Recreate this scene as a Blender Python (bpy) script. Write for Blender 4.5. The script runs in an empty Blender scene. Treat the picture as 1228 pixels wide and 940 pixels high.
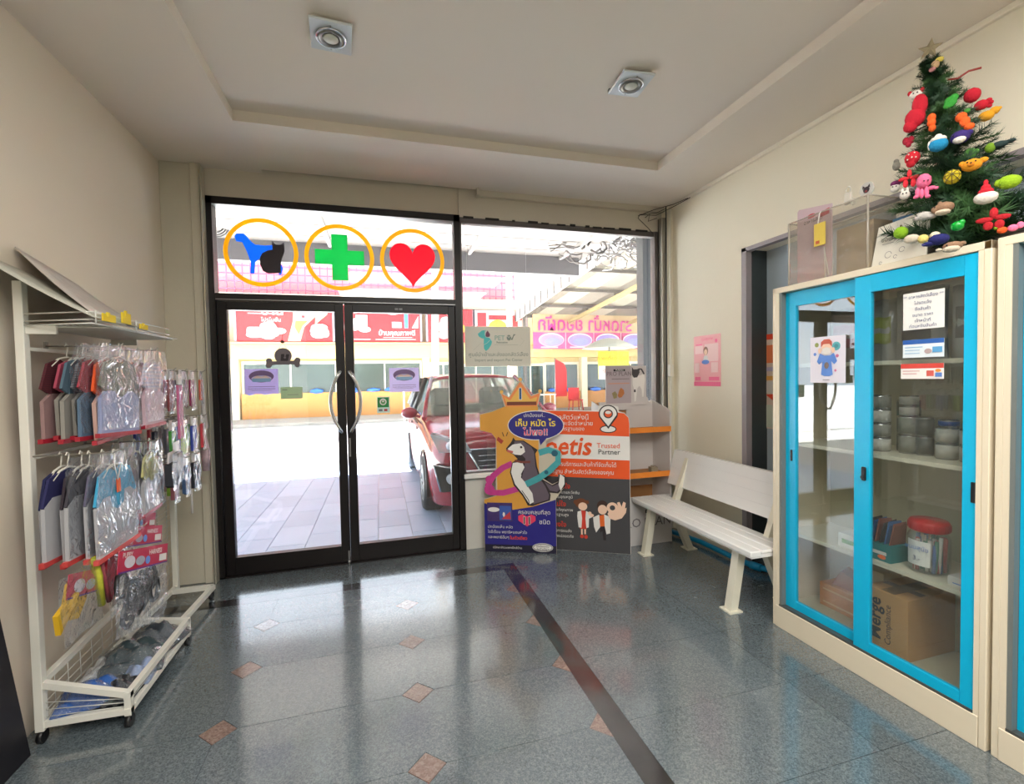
import bpy, bmesh, math, random
from mathutils import Vector, Matrix
R = math.radians; PI = math.pi
S = bpy.context.scene
COL = S.collection

# ---------------------------------------------------------------- camera, world, sun, fill lights, exposure
def lin(c):
    return tuple((x/255/12.92 if x/255 <= .04045 else ((x/255+.055)/1.055)**2.4) for x in c)
cam = bpy.data.cameras.new('camera'); cam.sensor_width = 36; cam.sensor_fit = 'HORIZONTAL'
cam.lens = 560/1228*36; cam.clip_start = .02; cam.clip_end = 300
camo = bpy.data.objects.new('camera', cam); COL.objects.link(camo); S.camera = camo
def cam_matrix(yaw, pitch, roll, h):
    F = Vector((math.sin(yaw)*math.cos(pitch), math.cos(yaw)*math.cos(pitch), -math.sin(pitch)))
    Rt = Vector((math.cos(yaw), -math.sin(yaw), 0)); U = Rt.cross(F)
    r = Rt*math.cos(roll)+U*math.sin(roll); u = -Rt*math.sin(roll)+U*math.cos(roll)
    m = Matrix((r, u, -F)).transposed().to_4x4(); m.translation = Vector((0, 0, h)); return m
camo.matrix_world = cam_matrix(R(15.83), R(1.8), R(-1.05), 1.4)

W = bpy.data.worlds.new('sky'); S.world = W; W.use_nodes = True
nt = W.node_tree; bg = nt.nodes['Background']
bg.inputs[0].default_value = (*lin((226, 236, 250)), 1); bg.inputs[1].default_value = 2.2
sun = bpy.data.lights.new('sun', 'SUN'); sun.energy = 75; sun.angle = R(.6); sun.color = (.97, .98, 1)
suno = bpy.data.objects.new('sun', sun); COL.objects.link(suno)
suno.rotation_euler = Vector((.16, -.56, -1)).to_track_quat('-Z', 'Y').to_euler()
def area(name, loc, rot, sx, sy, power, col=(1, 1, 1)):
    l = bpy.data.lights.new(name, 'AREA'); l.shape = 'RECTANGLE'; l.size = sx; l.size_y = sy; l.energy = power; l.color = col
    o = bpy.data.objects.new(name, l); COL.objects.link(o); o.location = loc; o.rotation_euler = rot; return o
area('rear_fill_light', (.6, -1.0, 2.84), (0, 0, 0), 2.4, 1.6, 86, (1, .97, .92))  # unseen fill light added behind the camera to brighten the room
area('middle_fill_light', (.7, .6, 2.84), (0, 0, 0), 2.2, .7, 26, (1, .97, .92))  # second added fill, out of view overhead, no real fitting there
p = area('door_portal', (.65, 3.86, 1.45), (R(-90), 0, 0), 3.6, 2.7, 1); p.data.cycles.is_portal = True
S.view_settings.view_transform = 'Standard'; S.view_settings.look = 'None'
S.view_settings.exposure = .92; S.view_settings.gamma = 1; S.view_settings.use_curve_mapping = False
S.cycles.max_bounces = 10; S.cycles.diffuse_bounces = 5; S.cycles.glossy_bounces = 4
S.cycles.transparent_max_bounces = 40; S.cycles.transmission_bounces = 6
S.cycles.sample_clamp_indirect = 6; S.cycles.caustics_reflective = False; S.cycles.caustics_refractive = False

# ---------------------------------------------------------------- materials
MATS = {}
def _new(name):
    m = bpy.data.materials.new(name); m.use_nodes = True; return m, m.node_tree
def M(c, rough=.55, metal=0, bump=0, bscale=60, var=.06, vscale=6, spec=.5, emit=0, name=None):
    """plain procedural surface: colour with slight noise mottling, optional fine bump"""
    key = (tuple(c), rough, metal, bump, bscale, var, vscale, spec, emit)
    if key in MATS: return MATS[key]
    m, t = _new(name or 'surface_%d_%d_%d' % tuple(int(x) for x in c)); b = t.nodes['Principled BSDF']
    col = lin(c)
    b.inputs['Roughness'].default_value = rough; b.inputs['Metallic'].default_value = metal
    b.inputs['Specular IOR Level'].default_value = spec
    if var or bump:
        tc = t.nodes.new('ShaderNodeTexCoord')
    if var:
        n = t.nodes.new('ShaderNodeTexNoise'); n.inputs['Scale'].default_value = vscale; n.inputs['Detail'].default_value = 3
        t.links.new(tc.outputs['Object'], n.inputs['Vector'])
        mp = t.nodes.new('ShaderNodeMix'); mp.data_type = 'RGBA'
        mp.inputs[6].default_value = (*[x*(1-var*1.6) for x in col], 1); mp.inputs[7].default_value = (*[min(1, x*(1+var)) for x in col], 1)
        t.links.new(n.outputs['Fac'], mp.inputs[0]); t.links.new(mp.outputs[2], b.inputs['Base Color'])
    else: b.inputs['Base Color'].default_value = (*col, 1)
    if bump:
        n2 = t.nodes.new('ShaderNodeTexNoise'); n2.inputs['Scale'].default_value = bscale; n2.inputs['Detail'].default_value = 4
        t.links.new(tc.outputs['Object'], n2.inputs['Vector'])
        bp = t.nodes.new('ShaderNodeBump'); bp.inputs['Strength'].default_value = bump; bp.inputs['Distance'].default_value = .01
        t.links.new(n2.outputs['Fac'], bp.inputs['Height']); t.links.new(bp.outputs['Normal'], b.inputs['Normal'])
    if emit:
        b.inputs['Emission Color'].default_value = (*col, 1); b.inputs['Emission Strength'].default_value = emit
    MATS[key] = m; return m
def clear(name, tint=(1, 1, 1), rough=.0, haze=0, hazecol=(230, 230, 230), bump=0, bscale=20, ior=1.45, gloss=1.0):
    """thin glass or film: transparent and glossy by Fresnel, optional milky haze"""
    if name in MATS: return MATS[name]
    m, t = _new(name); out = t.nodes['Material Output']; t.nodes.remove(t.nodes['Principled BSDF'])
    tr = t.nodes.new('ShaderNodeBsdfTransparent'); tr.inputs[0].default_value = (*tint, 1)
    gl = t.nodes.new('ShaderNodeBsdfGlossy'); gl.inputs['Roughness'].default_value = rough
    gl.inputs[0].default_value = (gloss, gloss, gloss, 1)
    lw = t.nodes.new('ShaderNodeLayerWeight'); lw.inputs['Blend'].default_value = .5     # facing term: 0 head-on, 1 grazing
    f0 = ((ior-1)/(ior+1))**2
    pw = t.nodes.new('ShaderNodeMath'); pw.operation = 'POWER'; pw.inputs[1].default_value = 5; t.links.new(lw.outputs['Facing'], pw.inputs[0])
    fr = t.nodes.new('ShaderNodeMath'); fr.operation = 'MULTIPLY_ADD'; fr.inputs[1].default_value = 1-f0; fr.inputs[2].default_value = f0; t.links.new(pw.outputs[0], fr.inputs[0])
    if bump:
        tc = t.nodes.new('ShaderNodeTexCoord'); n = t.nodes.new('ShaderNodeTexNoise'); n.inputs['Scale'].default_value = bscale
        n.inputs['Detail'].default_value = 3; n.inputs['Distortion'].default_value = 1.2
        t.links.new(tc.outputs['Object'], n.inputs['Vector'])
        bp = t.nodes.new('ShaderNodeBump'); bp.inputs['Strength'].default_value = bump; bp.inputs['Distance'].default_value = .03
        t.links.new(n.outputs['Fac'], bp.inputs['Height'])
        t.links.new(bp.outputs['Normal'], gl.inputs['Normal']); t.links.new(bp.outputs['Normal'], lw.inputs['Normal'])
    mx = t.nodes.new('ShaderNodeMixShader'); t.links.new(fr.outputs[0], mx.inputs[0])
    base = tr
    if haze:
        df = t.nodes.new('ShaderNodeBsdfDiffuse'); df.inputs[0].default_value = (*lin(hazecol), 1)
        hz = t.nodes.new('ShaderNodeMixShader'); hz.inputs[0].default_value = haze
        t.links.new(tr.outputs[0], hz.inputs[1]); t.links.new(df.outputs[0], hz.inputs[2]); base = hz
    t.links.new(base.outputs[0], mx.inputs[1]); t.links.new(gl.outputs[0], mx.inputs[2])
    t.links.new(mx.outputs[0], out.inputs[0]); MATS[name] = m; return m
def granite(name, dark, mid, light, rough, scale=150, bright=1.0, mix=.35):
    m, t = _new(name); b = t.nodes['Principled BSDF']
    tc = t.nodes.new('ShaderNodeTexCoord'); v = t.nodes.new('ShaderNodeTexVoronoi'); v.inputs['Scale'].default_value = scale
    g = t.nodes.new('ShaderNodeNewGeometry')
    t.links.new(g.outputs['Position'], v.inputs['Vector'])
    cr = t.nodes.new('ShaderNodeValToRGB'); e = cr.color_ramp.elements
    e[0].position = .0; e[0].color = (*lin(dark), 1); e[1].position = .95; e[1].color = (*lin(light), 1)
    k = e.new(.45); k.color = (*lin(mid), 1)
    n = t.nodes.new('ShaderNodeTexNoise'); n.inputs['Scale'].default_value = scale*.28; n.inputs['Detail'].default_value = 5
    t.links.new(g.outputs['Position'], n.inputs['Vector'])
    mx = t.nodes.new('ShaderNodeMix'); mx.data_type = 'FLOAT'; mx.inputs[0].default_value = .5
    sp = t.nodes.new('ShaderNodeSeparateColor'); t.links.new(v.outputs['Color'], sp.inputs[0])
    t.links.new(sp.outputs[0], mx.inputs[2]); t.links.new(n.outputs['Fac'], mx.inputs[3])
    t.links.new(mx.outputs[0], cr.inputs[0])
    n2 = t.nodes.new('ShaderNodeTexNoise'); n2.inputs['Scale'].default_value = 2.2; n2.inputs['Detail'].default_value = 4
    t.links.new(g.outputs['Position'], n2.inputs['Vector'])
    oi = t.nodes.new('ShaderNodeObjectInfo')
    ad = t.nodes.new('ShaderNodeMath'); ad.operation = 'MULTIPLY_ADD'; ad.inputs[1].default_value = .18; ad.inputs[2].default_value = .72
    t.links.new(oi.outputs['Random'], ad.inputs[0])
    a2 = t.nodes.new('ShaderNodeMath'); a2.operation = 'MULTIPLY_ADD'; a2.inputs[1].default_value = .4
    t.links.new(n2.outputs['Fac'], a2.inputs[0]); t.links.new(ad.outputs[0], a2.inputs[2])
    vm = t.nodes.new('ShaderNodeVectorMath'); vm.operation = 'SCALE'; t.links.new(cr.outputs[0], vm.inputs[0]); t.links.new(a2.outputs[0], vm.inputs['Scale'])
    t.links.new(vm.outputs[0], b.inputs['Base Color'])
    rr = t.nodes.new('ShaderNodeMapRange'); rr.inputs[3].default_value = rough*.7; rr.inputs[4].default_value = rough*1.5
    t.links.new(n2.outputs['Fac'], rr.inputs[0]); t.links.new(rr.outputs[0], b.inputs['Roughness'])
    b.inputs['Specular IOR Level'].default_value = .5; b.inputs['Coat Weight'].default_value = 1; b.inputs['Coat IOR'].default_value = 1.68; b.inputs['Coat Roughness'].default_value = .10
    return m

# ---------------------------------------------------------------- mesh helpers
class MB:
    def __init__(s): s.bm = bmesh.new(); s.mats = []; s.cur = 0
    def mat(s, m):
        if m not in s.mats: s.mats.append(m)
        s.cur = s.mats.index(m); return s
    def _tag(s, faces, smooth=False):
        for f in faces: f.material_index = s.cur; f.smooth = smooth
    def box(s, x0, x1, y0, y1, z0, z1, bev=0):
        vs = [s.bm.verts.new((x, y, z)) for x in (x0, x1) for y in (y0, y1) for z in (z0, z1)]
        fs = [s.bm.faces.new([vs[i] for i in q]) for q in ((0, 1, 3, 2), (4, 6, 7, 5), (0, 4, 5, 1), (2, 3, 7, 6), (0, 2, 6, 4), (1, 5, 7, 3))]
        s._tag(fs)
        if bev:
            es = list({e for f in fs for e in f.edges})
            r = bmesh.ops.bevel(s.bm, geom=es, offset=bev, segments=1, profile=.5, affect='EDGES')
            s._tag(r['faces'])
        return s
    def hexa(s, pts):          # eight points: bottom four then top four, both counter-clockwise
        vs = [s.bm.verts.new(p) for p in pts]
        s._tag([s.bm.faces.new([vs[i] for i in q]) for q in ((3, 2, 1, 0), (4, 5, 6, 7), (0, 1, 5, 4), (1, 2, 6, 5), (2, 3, 7, 6), (3, 0, 4, 7))]); return s
    def quad(s, *p): s._tag([s.bm.faces.new([s.bm.verts.new(q) for q in p])]); return s
    def prism(s, pts, vec):    # polygon extruded along vec
        vec = Vector(vec); a = [s.bm.verts.new(p) for p in pts]; b = [s.bm.verts.new(Vector(p)+vec) for p in pts]; n = len(a)
        fs = [s.bm.faces.new(a[::-1]), s.bm.faces.new(b)]+[s.bm.faces.new((a[i], a[(i+1) % n], b[(i+1) % n], b[i])) for i in range(n)]
        s._tag(fs); return s
    def ring(s, c, ax, r, n, ry=None, up=None):
        ax = Vector(ax).normalized(); u = Vector(up) if up else (Vector((0, 0, 1)) if abs(ax.z) < .9 else Vector((1, 0, 0)))
        a = ax.cross(u).normalized(); b = a.cross(ax); ry = r if ry is None else ry
        return [s.bm.verts.new(Vector(c)+a*math.cos(2*PI*i/n)*r+b*math.sin(2*PI*i/n)*ry) for i in range(n)]
    def bridge(s, A, B, smooth=True):
        n = len(A); s._tag([s.bm.faces.new((A[i], A[(i+1) % n], B[(i+1) % n], B[i])) for i in range(n)], smooth)
    def cyl(s, p0, p1, r0, r1=None, n=12, caps=True, smooth=True):
        r1 = r0 if r1 is None else r1; ax = Vector(p1)-Vector(p0)
        A = s.ring(p0, ax, r0, n); B = s.ring(p1, ax, r1, n); s.bridge(A, B, smooth)
        if caps: s._tag([s.bm.faces.new(A[::-1]), s.bm.faces.new(B)])
        return s
    def tube(s, pts, r, n=8, closed=False):
        pts = [Vector(p) for p in pts]; prev = None; first = None; up = None
        for i, p in enumerate(pts):
            d = (pts[(i+1) % len(pts)]-p if i < len(pts)-1 or closed else p-pts[i-1])
            if 0 < i: d = d.normalized()+(p-pts[i-1]).normalized()
            d.normalize()
            if up is None: up = Vector((0, 0, 1)) if abs(d.z) < .8 else Vector((1, 0, 0))
            a = d.cross(up).normalized(); up = a.cross(d)
            rr = r[i] if isinstance(r, (list, tuple)) else r
            ring = [s.bm.verts.new(p+a*math.cos(2*PI*k/n)*rr+up*math.sin(2*PI*k/n)*rr) for k in range(n)]
            if prev: s.bridge(prev, ring)
            else: first = ring
            prev = ring
        if closed: s.bridge(prev, first)
        else: s._tag([s.bm.faces.new(first[::-1]), s.bm.faces.new(prev)])
        return s
    def lathe(s, prof, c=(0, 0, 0), n=20, smooth=True):     # prof: (radius, z)
        prev = None
        for r, z in prof:
            rg = [s.bm.verts.new((c[0]+r*math.cos(2*PI*i/n), c[1]+r*math.sin(2*PI*i/n), c[2]+z)) for i in range(n)]
            if prev: s.bridge(prev, rg, smooth)
            else: s._tag([s.bm.faces.new(rg[::-1])])
            prev = rg
        s._tag([s.bm.faces.new(prev)]); return s
    def ball(s, c, r, sc=(1, 1, 1), sub=2, rot=None, jit=0, seed=0):
        m = Matrix.Translation(c) @ (rot.to_4x4() if rot else Matrix.Identity(4)) @ Matrix.Diagonal((*[r*k for k in sc], 1))
        v = bmesh.ops.create_icosphere(s.bm, subdivisions=sub, radius=1, matrix=m)['verts']
        if jit:
            rd = random.Random(seed)
            for q in v: q.co += Vector((rd.uniform(-1, 1), rd.uniform(-1, 1), rd.uniform(-1, 1)))*jit
        s._tag({f for q in v for f in q.link_faces}, True); return s
    def grid(s, nx, ny, fn, smooth=True):   # fn(u, v) -> point
        g = [[s.bm.verts.new(fn(i/nx, j/ny)) for j in range(ny+1)] for i in range(nx+1)]
        s._tag([s.bm.faces.new((g[i][j], g[i+1][j], g[i+1][j+1], g[i][j+1])) for i in range(nx) for j in range(ny)], smooth); return s
def link(name, mb, mat=None, parent=None, off=None, solid=0, sub=0, recalc=True):
    me = bpy.data.meshes.new(name)
    if recalc: bmesh.ops.recalc_face_normals(mb.bm, faces=mb.bm.faces)
    o = bpy.data.objects.new(name, me)
    if parent is None and off is None:
        vs = [v.co for v in mb.bm.verts]
        off = Vector(((min(v.x for v in vs)+max(v.x for v in vs))/2, (min(v.y for v in vs)+max(v.y for v in vs))/2, min(v.z for v in vs)))
        o.location = off
    elif off is None: off = Vector((0, 0, 0))
    if off: bmesh.ops.translate(mb.bm, verts=mb.bm.verts, vec=-Vector(off))
    mb.bm.to_mesh(me); mb.bm.free()
    for m in (mb.mats or [mat]): me.materials.append(m)
    COL.objects.link(o)
    if parent: o.parent = parent
    if solid: md = o.modifiers.new('t', 'SOLIDIFY'); md.thickness = solid
    if sub: md = o.modifiers.new('s', 'SUBSURF'); md.levels = md.render_levels = sub
    return o
def tag(o, label=None, cat=None, group=None, kind=None):
    if label: o['label'] = label
    if cat: o['category'] = cat
    if group: o['group'] = group
    if kind: o['kind'] = kind
    return o
def thing(name, label, cat, loc=(0, 0, 0), rz=0, group=None):
    o = bpy.data.objects.new(name, None); COL.objects.link(o); o.location = loc; o.rotation_euler = (0, 0, rz); o.empty_display_size = .05
    return tag(o, label, cat, group)
def part(name, mb, mat, t, world=False, label=None, **k):
    """child of t; world=True when the mesh was built in world coordinates (t unrotated)"""
    off = None
    if world:
        off = Vector(t.location)
        p = t.parent
        while p: off += Vector(p.location); p = p.parent
    o = link(name, mb, mat, t, off=off, **k)
    if label: o['label'] = label
    return o
def solo(name, mb, mat, label, cat, group=None, **k): return tag(link(name, mb, mat, **k), label, cat, group)
def struct(name, mb, mat, parent=None, **k):
    o = link(name, mb, mat, parent, **k)
    if parent is None: o['kind'] = 'structure'
    return o
def dup(root, loc=None, rz=None, label=None, group=None):
    r = root.copy(); COL.objects.link(r)
    if loc is not None: r.location = loc
    if rz is not None: r.rotation_euler = (0, 0, rz)
    if label: r['label'] = label
    if group: r['group'] = group
    for ch in list(root.children):
        c = ch.copy(); COL.objects.link(c); c.parent = r
        for g in ch.children:
            d = g.copy(); COL.objects.link(d); d.parent = c
    return r

# flat-print frame: a right, b up, k towards the viewer
class Fr:
    def __init__(s, o, ex, ez=(0, 0, 1)):
        s.o = Vector(o); s.ex = Vector(ex).normalized(); s.ez = Vector(ez).normalized(); s.n = s.ex.cross(s.ez)
    def p(s, a, b, k=0): return s.o+s.ex*a+s.ez*b+s.n*k
    def mat4(s, a, b, k=0):
        m = Matrix((s.ex, s.ez, s.n)).transposed().to_4x4(); m.translation = s.p(a, b, k); return m
def pbox(mb, f, a0, b0, a1, b1, k0, k1):
    mb.hexa([f.p(a0, b0, k0), f.p(a1, b0, k0), f.p(a1, b0, k1), f.p(a0, b0, k1), f.p(a0, b1, k0), f.p(a1, b1, k0), f.p(a1, b1, k1), f.p(a0, b1, k1)])
def ell(cx, cy, rx, ry=None, n=28, a0=0, a1=360):
    ry = rx if ry is None else ry
    full = (a1-a0) >= 360
    return [(cx+rx*math.cos(R(a0+(a1-a0)*i/(n if full else n-1))), cy+ry*math.sin(R(a0+(a1-a0)*i/(n if full else n-1)))) for i in range(n)]
def rrect(a0, b0, a1, b1, r=.01, n=4):
    pts = []
    for cx, cy, s in ((a1-r, b1-r, 0), (a0+r, b1-r, 90), (a0+r, b0+r, 180), (a1-r, b0+r, 270)):
        pts += [(cx+r*math.cos(R(s+90*i/n)), cy+r*math.sin(R(s+90*i/n))) for i in range(n+1)]
    return pts
def flat(mb, f, shapes, k0=.0006, dk=.00035, scale=1, shift=(0, 0)):
    """shapes: (material, points) drawn one over the other, each a hair thicker than the last"""
    for i, (m, pts) in enumerate(shapes):
        mb.mat(m); k = k0+dk*i
        vs = [mb.bm.verts.new(f.p(shift[0]+a*scale, shift[1]+b*scale, k)) for a, b in pts]
        mb._tag([mb.bm.faces.new(vs)])
    return mb
def rect(a0, b0, a1, b1): return [(a0, b0), (a1, b0), (a1, b1), (a0, b1)]
def stroke(pts, w):
    L = []; Rr = []
    for i, p in enumerate(pts):
        q0 = pts[max(0, i-1)]; q1 = pts[min(len(pts)-1, i+1)]; dx, dy = q1[0]-q0[0], q1[1]-q0[1]; d = math.hypot(dx, dy) or 1
        L.append((p[0]-dy/d*w/2, p[1]+dx/d*w/2)); Rr.append((p[0]+dy/d*w/2, p[1]-dx/d*w/2))
    return L+Rr[::-1]
TXT = []
def text(parent, f, s, a, b, size, mat, k=.003, align='CENTER', mirror=False, wide=1.0, bold=0, shear=0, name='lettering'):
    TXT.append((parent, f, s, a, b, size, mat, k, align, mirror, wide, bold, shear, name))
def flush_text():
    obs = []
    for t in TXT:
        c = bpy.data.curves.new('x', 'FONT'); c.body = t[2]; c.size = t[5]; c.align_x = t[8]; c.align_y = 'CENTER'
        c.offset = t[11]; c.shear = t[12]; c.resolution_u = 2
        o = bpy.data.objects.new('x', c); COL.objects.link(o); obs.append(o)
    bpy.context.view_layer.update(); dg = bpy.context.evaluated_depsgraph_get()
    for o, (par, f, s, a, b, size, mat, k, al, mir, wide, bold, shear, name) in zip(obs, TXT):
        me = bpy.data.meshes.new_from_object(o.evaluated_get(dg)); me.name = name
        m = f.mat4(a, b, k) @ Matrix.Diagonal((-wide if mir else wide, 1, 1, 1))
        par_m = Matrix.Identity(4)
        chain = []; q = par
        while q: chain.append(q); q = q.parent
        for q in reversed(chain): par_m = par_m @ Matrix.LocRotScale(q.location, q.rotation_euler, q.scale)
        me.transform(par_m.inverted() @ m); me.materials.clear(); me.materials.append(mat)
        n = bpy.data.objects.new(name, me); COL.objects.link(n); n.parent = par
        c = o.data; bpy.data.objects.remove(o); bpy.data.curves.remove(c)

# ================================================================ THE ROOM
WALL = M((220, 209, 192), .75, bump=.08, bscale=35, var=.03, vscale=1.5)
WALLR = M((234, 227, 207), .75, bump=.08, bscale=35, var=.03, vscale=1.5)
CEIL = M((226, 217, 204), .8, var=.02, vscale=1)
COLM = M((198, 192, 174), .7, bump=.1, bscale=30, var=.06, vscale=3)
HEAD = M((196, 188, 172), .7, var=.03)
ALU = M((20, 16, 17), .38, spec=.35, var=.05)
WHITE = M((240, 240, 238), .5, var=.01); OFFW = M((225, 220, 208), .55, var=.03)
BLACK = M((18, 18, 20), .45, var=0); GREY = M((120, 120, 122), .5, var=.03)
CHROME = M((205, 205, 208), .18, metal=1, var=0); STEEL = M((150, 150, 150), .35, metal=.8, var=.05)
GLASS = clear('window_glass', (.97, .985, .98), .0, haze=.015, ior=1.5)
BLUEGREY = M((176, 190, 200), .55, var=.03)
GRAN = granite('granite_floor', (54, 62, 66), (90, 100, 105), (124, 134, 139), .22, 230)
GRANB = granite('granite_border', (20, 20, 21), (36, 35, 36), (54, 52, 53), .2, 210)
GRANR = granite('granite_red_inset', (92, 76, 72), (126, 104, 96), (152, 136, 128), .15, 140)
GRAND = M((70, 72, 68), .6, var=.05)

mb = MB(); mb.box(-1.5, 2.85, -2.6, 3.86, -.15, -.004); floor = struct('floor', mb, GRAN)
def floor_piece(name, pts, mat):
    b = MB(); b.prism([(x, y, -.004) for x, y in pts], (0, 0, .004)); part(name, b, mat, floor, world=True)
def cutrect(x0, y0, x1, y1, c, g=.0013):
    x0 += g; x1 -= g; y0 += g; y1 -= g
    c0, c1, c2, c3 = c
    pts = []
    for (x, y, r, sx, sy) in ((x0, y0, c0, 1, 1), (x1, y0, c1, -1, 1), (x1, y1, c2, -1, -1), (x0, y1, c3, 1, -1)):
        if r:
            q = [(x, y+sy*r), (x+sx*r, y)]
            if (sx, sy) in ((-1, 1), (1, -1)): q = q[::-1]
            pts += q
        else: pts.append((x, y))
    return pts
XS = [-1.45, -.66, .13, .838]; YS = [.40, .825, 1.25, 1.67, 2.09, 2.51, 2.94, 3.262]; DR = .07
for i in range(3):
    for j in range(len(YS)-1):
        f = lambda a, b: DR if (0 < a and 0 < b < len(YS)-1) else 0
        floor_piece('floor_tile', cutrect(XS[i], YS[j], XS[i+1], YS[j+1], (f(i, j), f(i+1, j), f(i+1, j+1), f(i, j+1))), GRAN)
for i in (1, 2, 3):
    for j in range(1, len(YS)-1):
        x, y, r = XS[i], YS[j], DR-.002
        floor_piece('inset_tile', [(x-r, y), (x, y-r), (x, y+r)] if i == 3 else [(x-r, y), (x, y-r), (x+r, y), (x, y+r)], GRANR)
for j in range(8): floor_piece('border_tile', cutrect(.838, 3.262-(j+1)*.36, .935, 3.262-j*.36, (0, 0, 0, 0), .0004), GRANB)
for x0, x1 in ((-1.45, -.9), (-.9, -.2), (-.2, .45), (.45, .935)): floor_piece('border_tile', cutrect(x0, 3.262, x1, 3.36, (0, 0, 0, 0), .0004), GRANB)
YR = [.40, .825, 1.25, 1.66, 2.10, 2.53, 2.95, 3.36]
for x0, x1 in ((.935, 1.745), (1.745, 2.56)):
    for j in range(7): floor_piece('floor_tile', cutrect(x0, YR[j], x1, YR[j+1], (0, 0, 0, 0)), GRAN)
for x0, x1 in ((-1.45, -.66), (-.66, .13), (.13, .935), (.935, 1.745), (1.745, 2.56)):
    floor_piece('floor_tile', cutrect(x0, 3.36, x1, 3.74, (0, 0, 0, 0)), GRAN)

# walls
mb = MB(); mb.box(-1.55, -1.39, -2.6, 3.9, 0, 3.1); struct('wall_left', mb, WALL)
mb = MB(); mb.box(-1.39, -1.14, 3.70, 3.9, 0, 2.9, .004); mb.box(-1.205, -1.14, 3.685, 3.70, 0, 2.9, .003); struct('trim_1', mb, COLM)          # pier beside the door
mb = MB(); mb.box(-1.14, .80, 3.76, 3.9, 2.70, 3.05); mb.box(.645, 2.56, 3.74, 3.9, 2.69, 2.95)
struct('wall_front', mb, HEAD)
mb = MB(); mb.box(.795, 2.56, 3.70, 3.76, 2.855, 2.93); mb.box(.78, .797, 3.66, 3.76, 2.85, 2.93); struct('trim_2', mb, HEAD)
mb = MB(); mb.box(.645, 2.455, 3.745, 3.86, -.15, .585); struct('wall_under_window', mb, M((205, 203, 196), .6, bump=.1, bscale=20, var=.04))
mb = MB(); mb.box(.64, 2.46, 3.70, 3.88, .585, .622, .004); struct('trim_3', mb, M((228, 228, 224), .35, var=.03))    # window sill
mb = MB(); mb.box(2.50, 2.62, 3.66, 3.9, 0, 2.9, .004); struct('trim_4', mb, WALLR)
# right wall with its recessed opening
mb = MB(); mb.box(2.56, 2.85, 2.82, 3.9, 0, 3.1); mb.box(2.56, 2.85, -2.6, 2.82, 2.285, 3.1); mb.box(2.56, 2.85, -2.6, .1, 0, 2.285)
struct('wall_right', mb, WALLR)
mb = MB(); mb.box(2.74, 2.8, .1, 2.82, 0, 2.285); struct('door_2', mb, BLUEGREY)
mb = MB(); mb.box(2.552, 2.60, 2.785, 2.83, 0, 2.30); mb.box(2.552, 2.60, .1, 2.83, 2.272, 2.30); struct('trim_5', mb, M((150, 142, 146), .5, var=.03))
mb = MB(); mb.box(2.60, 2.74, 2.79, 2.825, 0, 2.285); struct('trim_6', mb, M((52, 60, 62), .5, var=.03))  # side of the jamb; the recess shadow is put into its dark colour
mb = MB(); mb.box(2.535, 2.56, -2.6, 3.66, 2.872, 2.90, .004); struct('trim_7', mb, M((236, 228, 210), .6, var=0))
mb = MB(); mb.box(-1.5, 2.85, -2.75, -2.6, 0, 3.1); struct('wall_rear', mb, M((120, 112, 100), .7))
# ceiling with raised tray
mb = MB(); cx0, cx1, cy0, cy1 = -.77, 2.01, -1.4, 3.05
mb.box(-1.5, cx0, -2.6, 3.76, 2.9, 2.962); mb.box(cx1, 2.85, -2.6, 3.76, 2.9, 2.962); mb.box(cx0, cx1, cy1, 3.70, 2.9, 2.962)
mb.box(cx0, cx1, -2.6, cy0, 2.9, 2.962); mb.box(-1.5, 2.85, -2.6, 3.9, 2.962, 3.10); mb.box(.8, cx1, 3.70, 3.76, 2.9, 2.962)
struct('ceiling', mb, CEIL)

# ---- glazed shop front: frame, transom pane, two door leaves, side window
Y0, Y1 = 3.745, 3.80
mb = MB()
mb.box(-1.14, -1.092, Y0-.02, Y1+.02, 0, 2.70); mb.box(.60, .648, Y0-.02, Y1+.02, 0, 2.70)
mb.box(-1.14, .648, Y0-.02, Y1+.02, 2.648, 2.70); mb.box(-1.14, .648, Y0-.012, Y1+.012, 1.978, 2.03)
sf = struct('door_1', mb, ALU)
b = MB(); b.box(-1.093, .601, 3.77, 3.776, 2.028, 2.65); part('transom_pane', b, GLASS, sf, world=True)
b = MB(); b.box(-1.14, .648, Y0-.02, Y1+.06, -.15, .010); part('threshold', b, ALU, sf, world=True)
b = MB(); b.box(-1.09, .60, Y0-.016, Y0-.010, 1.985, 1.990); part('bead', b, STEEL, sf, world=True)
def leaf(x0, x1, g0, g1, cyl_x):
    b = MB(); b.box(x0, g0, Y0, Y1, .012, 1.975, .003); b.box(g1, x1, Y0, Y1, .012, 1.975, .003)
    b.box(g0, g1, Y0, Y1, .012, .138); b.box(g0, g1, Y0, Y1, 1.916, 1.975)
    l = part('door_leaf', b, ALU, sf, world=True)
    def sub(n, bb, m): link(n, bb, m, l, off=Vector(sf.location)+Vector(l.location))
    b = MB(); b.box(g0-.004, g1+.004, 3.768, 3.774, .134, 1.92); sub('pane', b, GLASS)
    return l, sub
L1, s1 = leaf(-1.09, -.2475, -1.028, -.311, 0)
L2, s2 = leaf(-.2435, .598, -.18, .543, 0)
def handle(xe, xm, sub):
    pts = []
    for i in range(13):
        t = -1+2*i/12; pts.append((xe+(xm-xe)*(1-t*t), 3.69, 1.24+t*.225))
    b = MB(); b.tube([(xe, 3.745, 1.015)]+pts+[(xe, 3.745, 1.465)], .0125, 10); sub('handle', b, CHROME)
handle(-.279, -.352, s1); handle(-.212, -.138, s2)
b = MB(); b.box(-.232, -.222, Y0-.004, Y0+.002, .82, .96); s2('lock_plate', b, STEEL)
b = MB(); b.box(-.262, -.25, Y0-.012, Y0, .03, .10, .002); b.cyl((-.256, Y0-.01, .0), (-.256, Y0-.01, .03), .012); s1('floor_bolt', b, STEEL)
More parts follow.
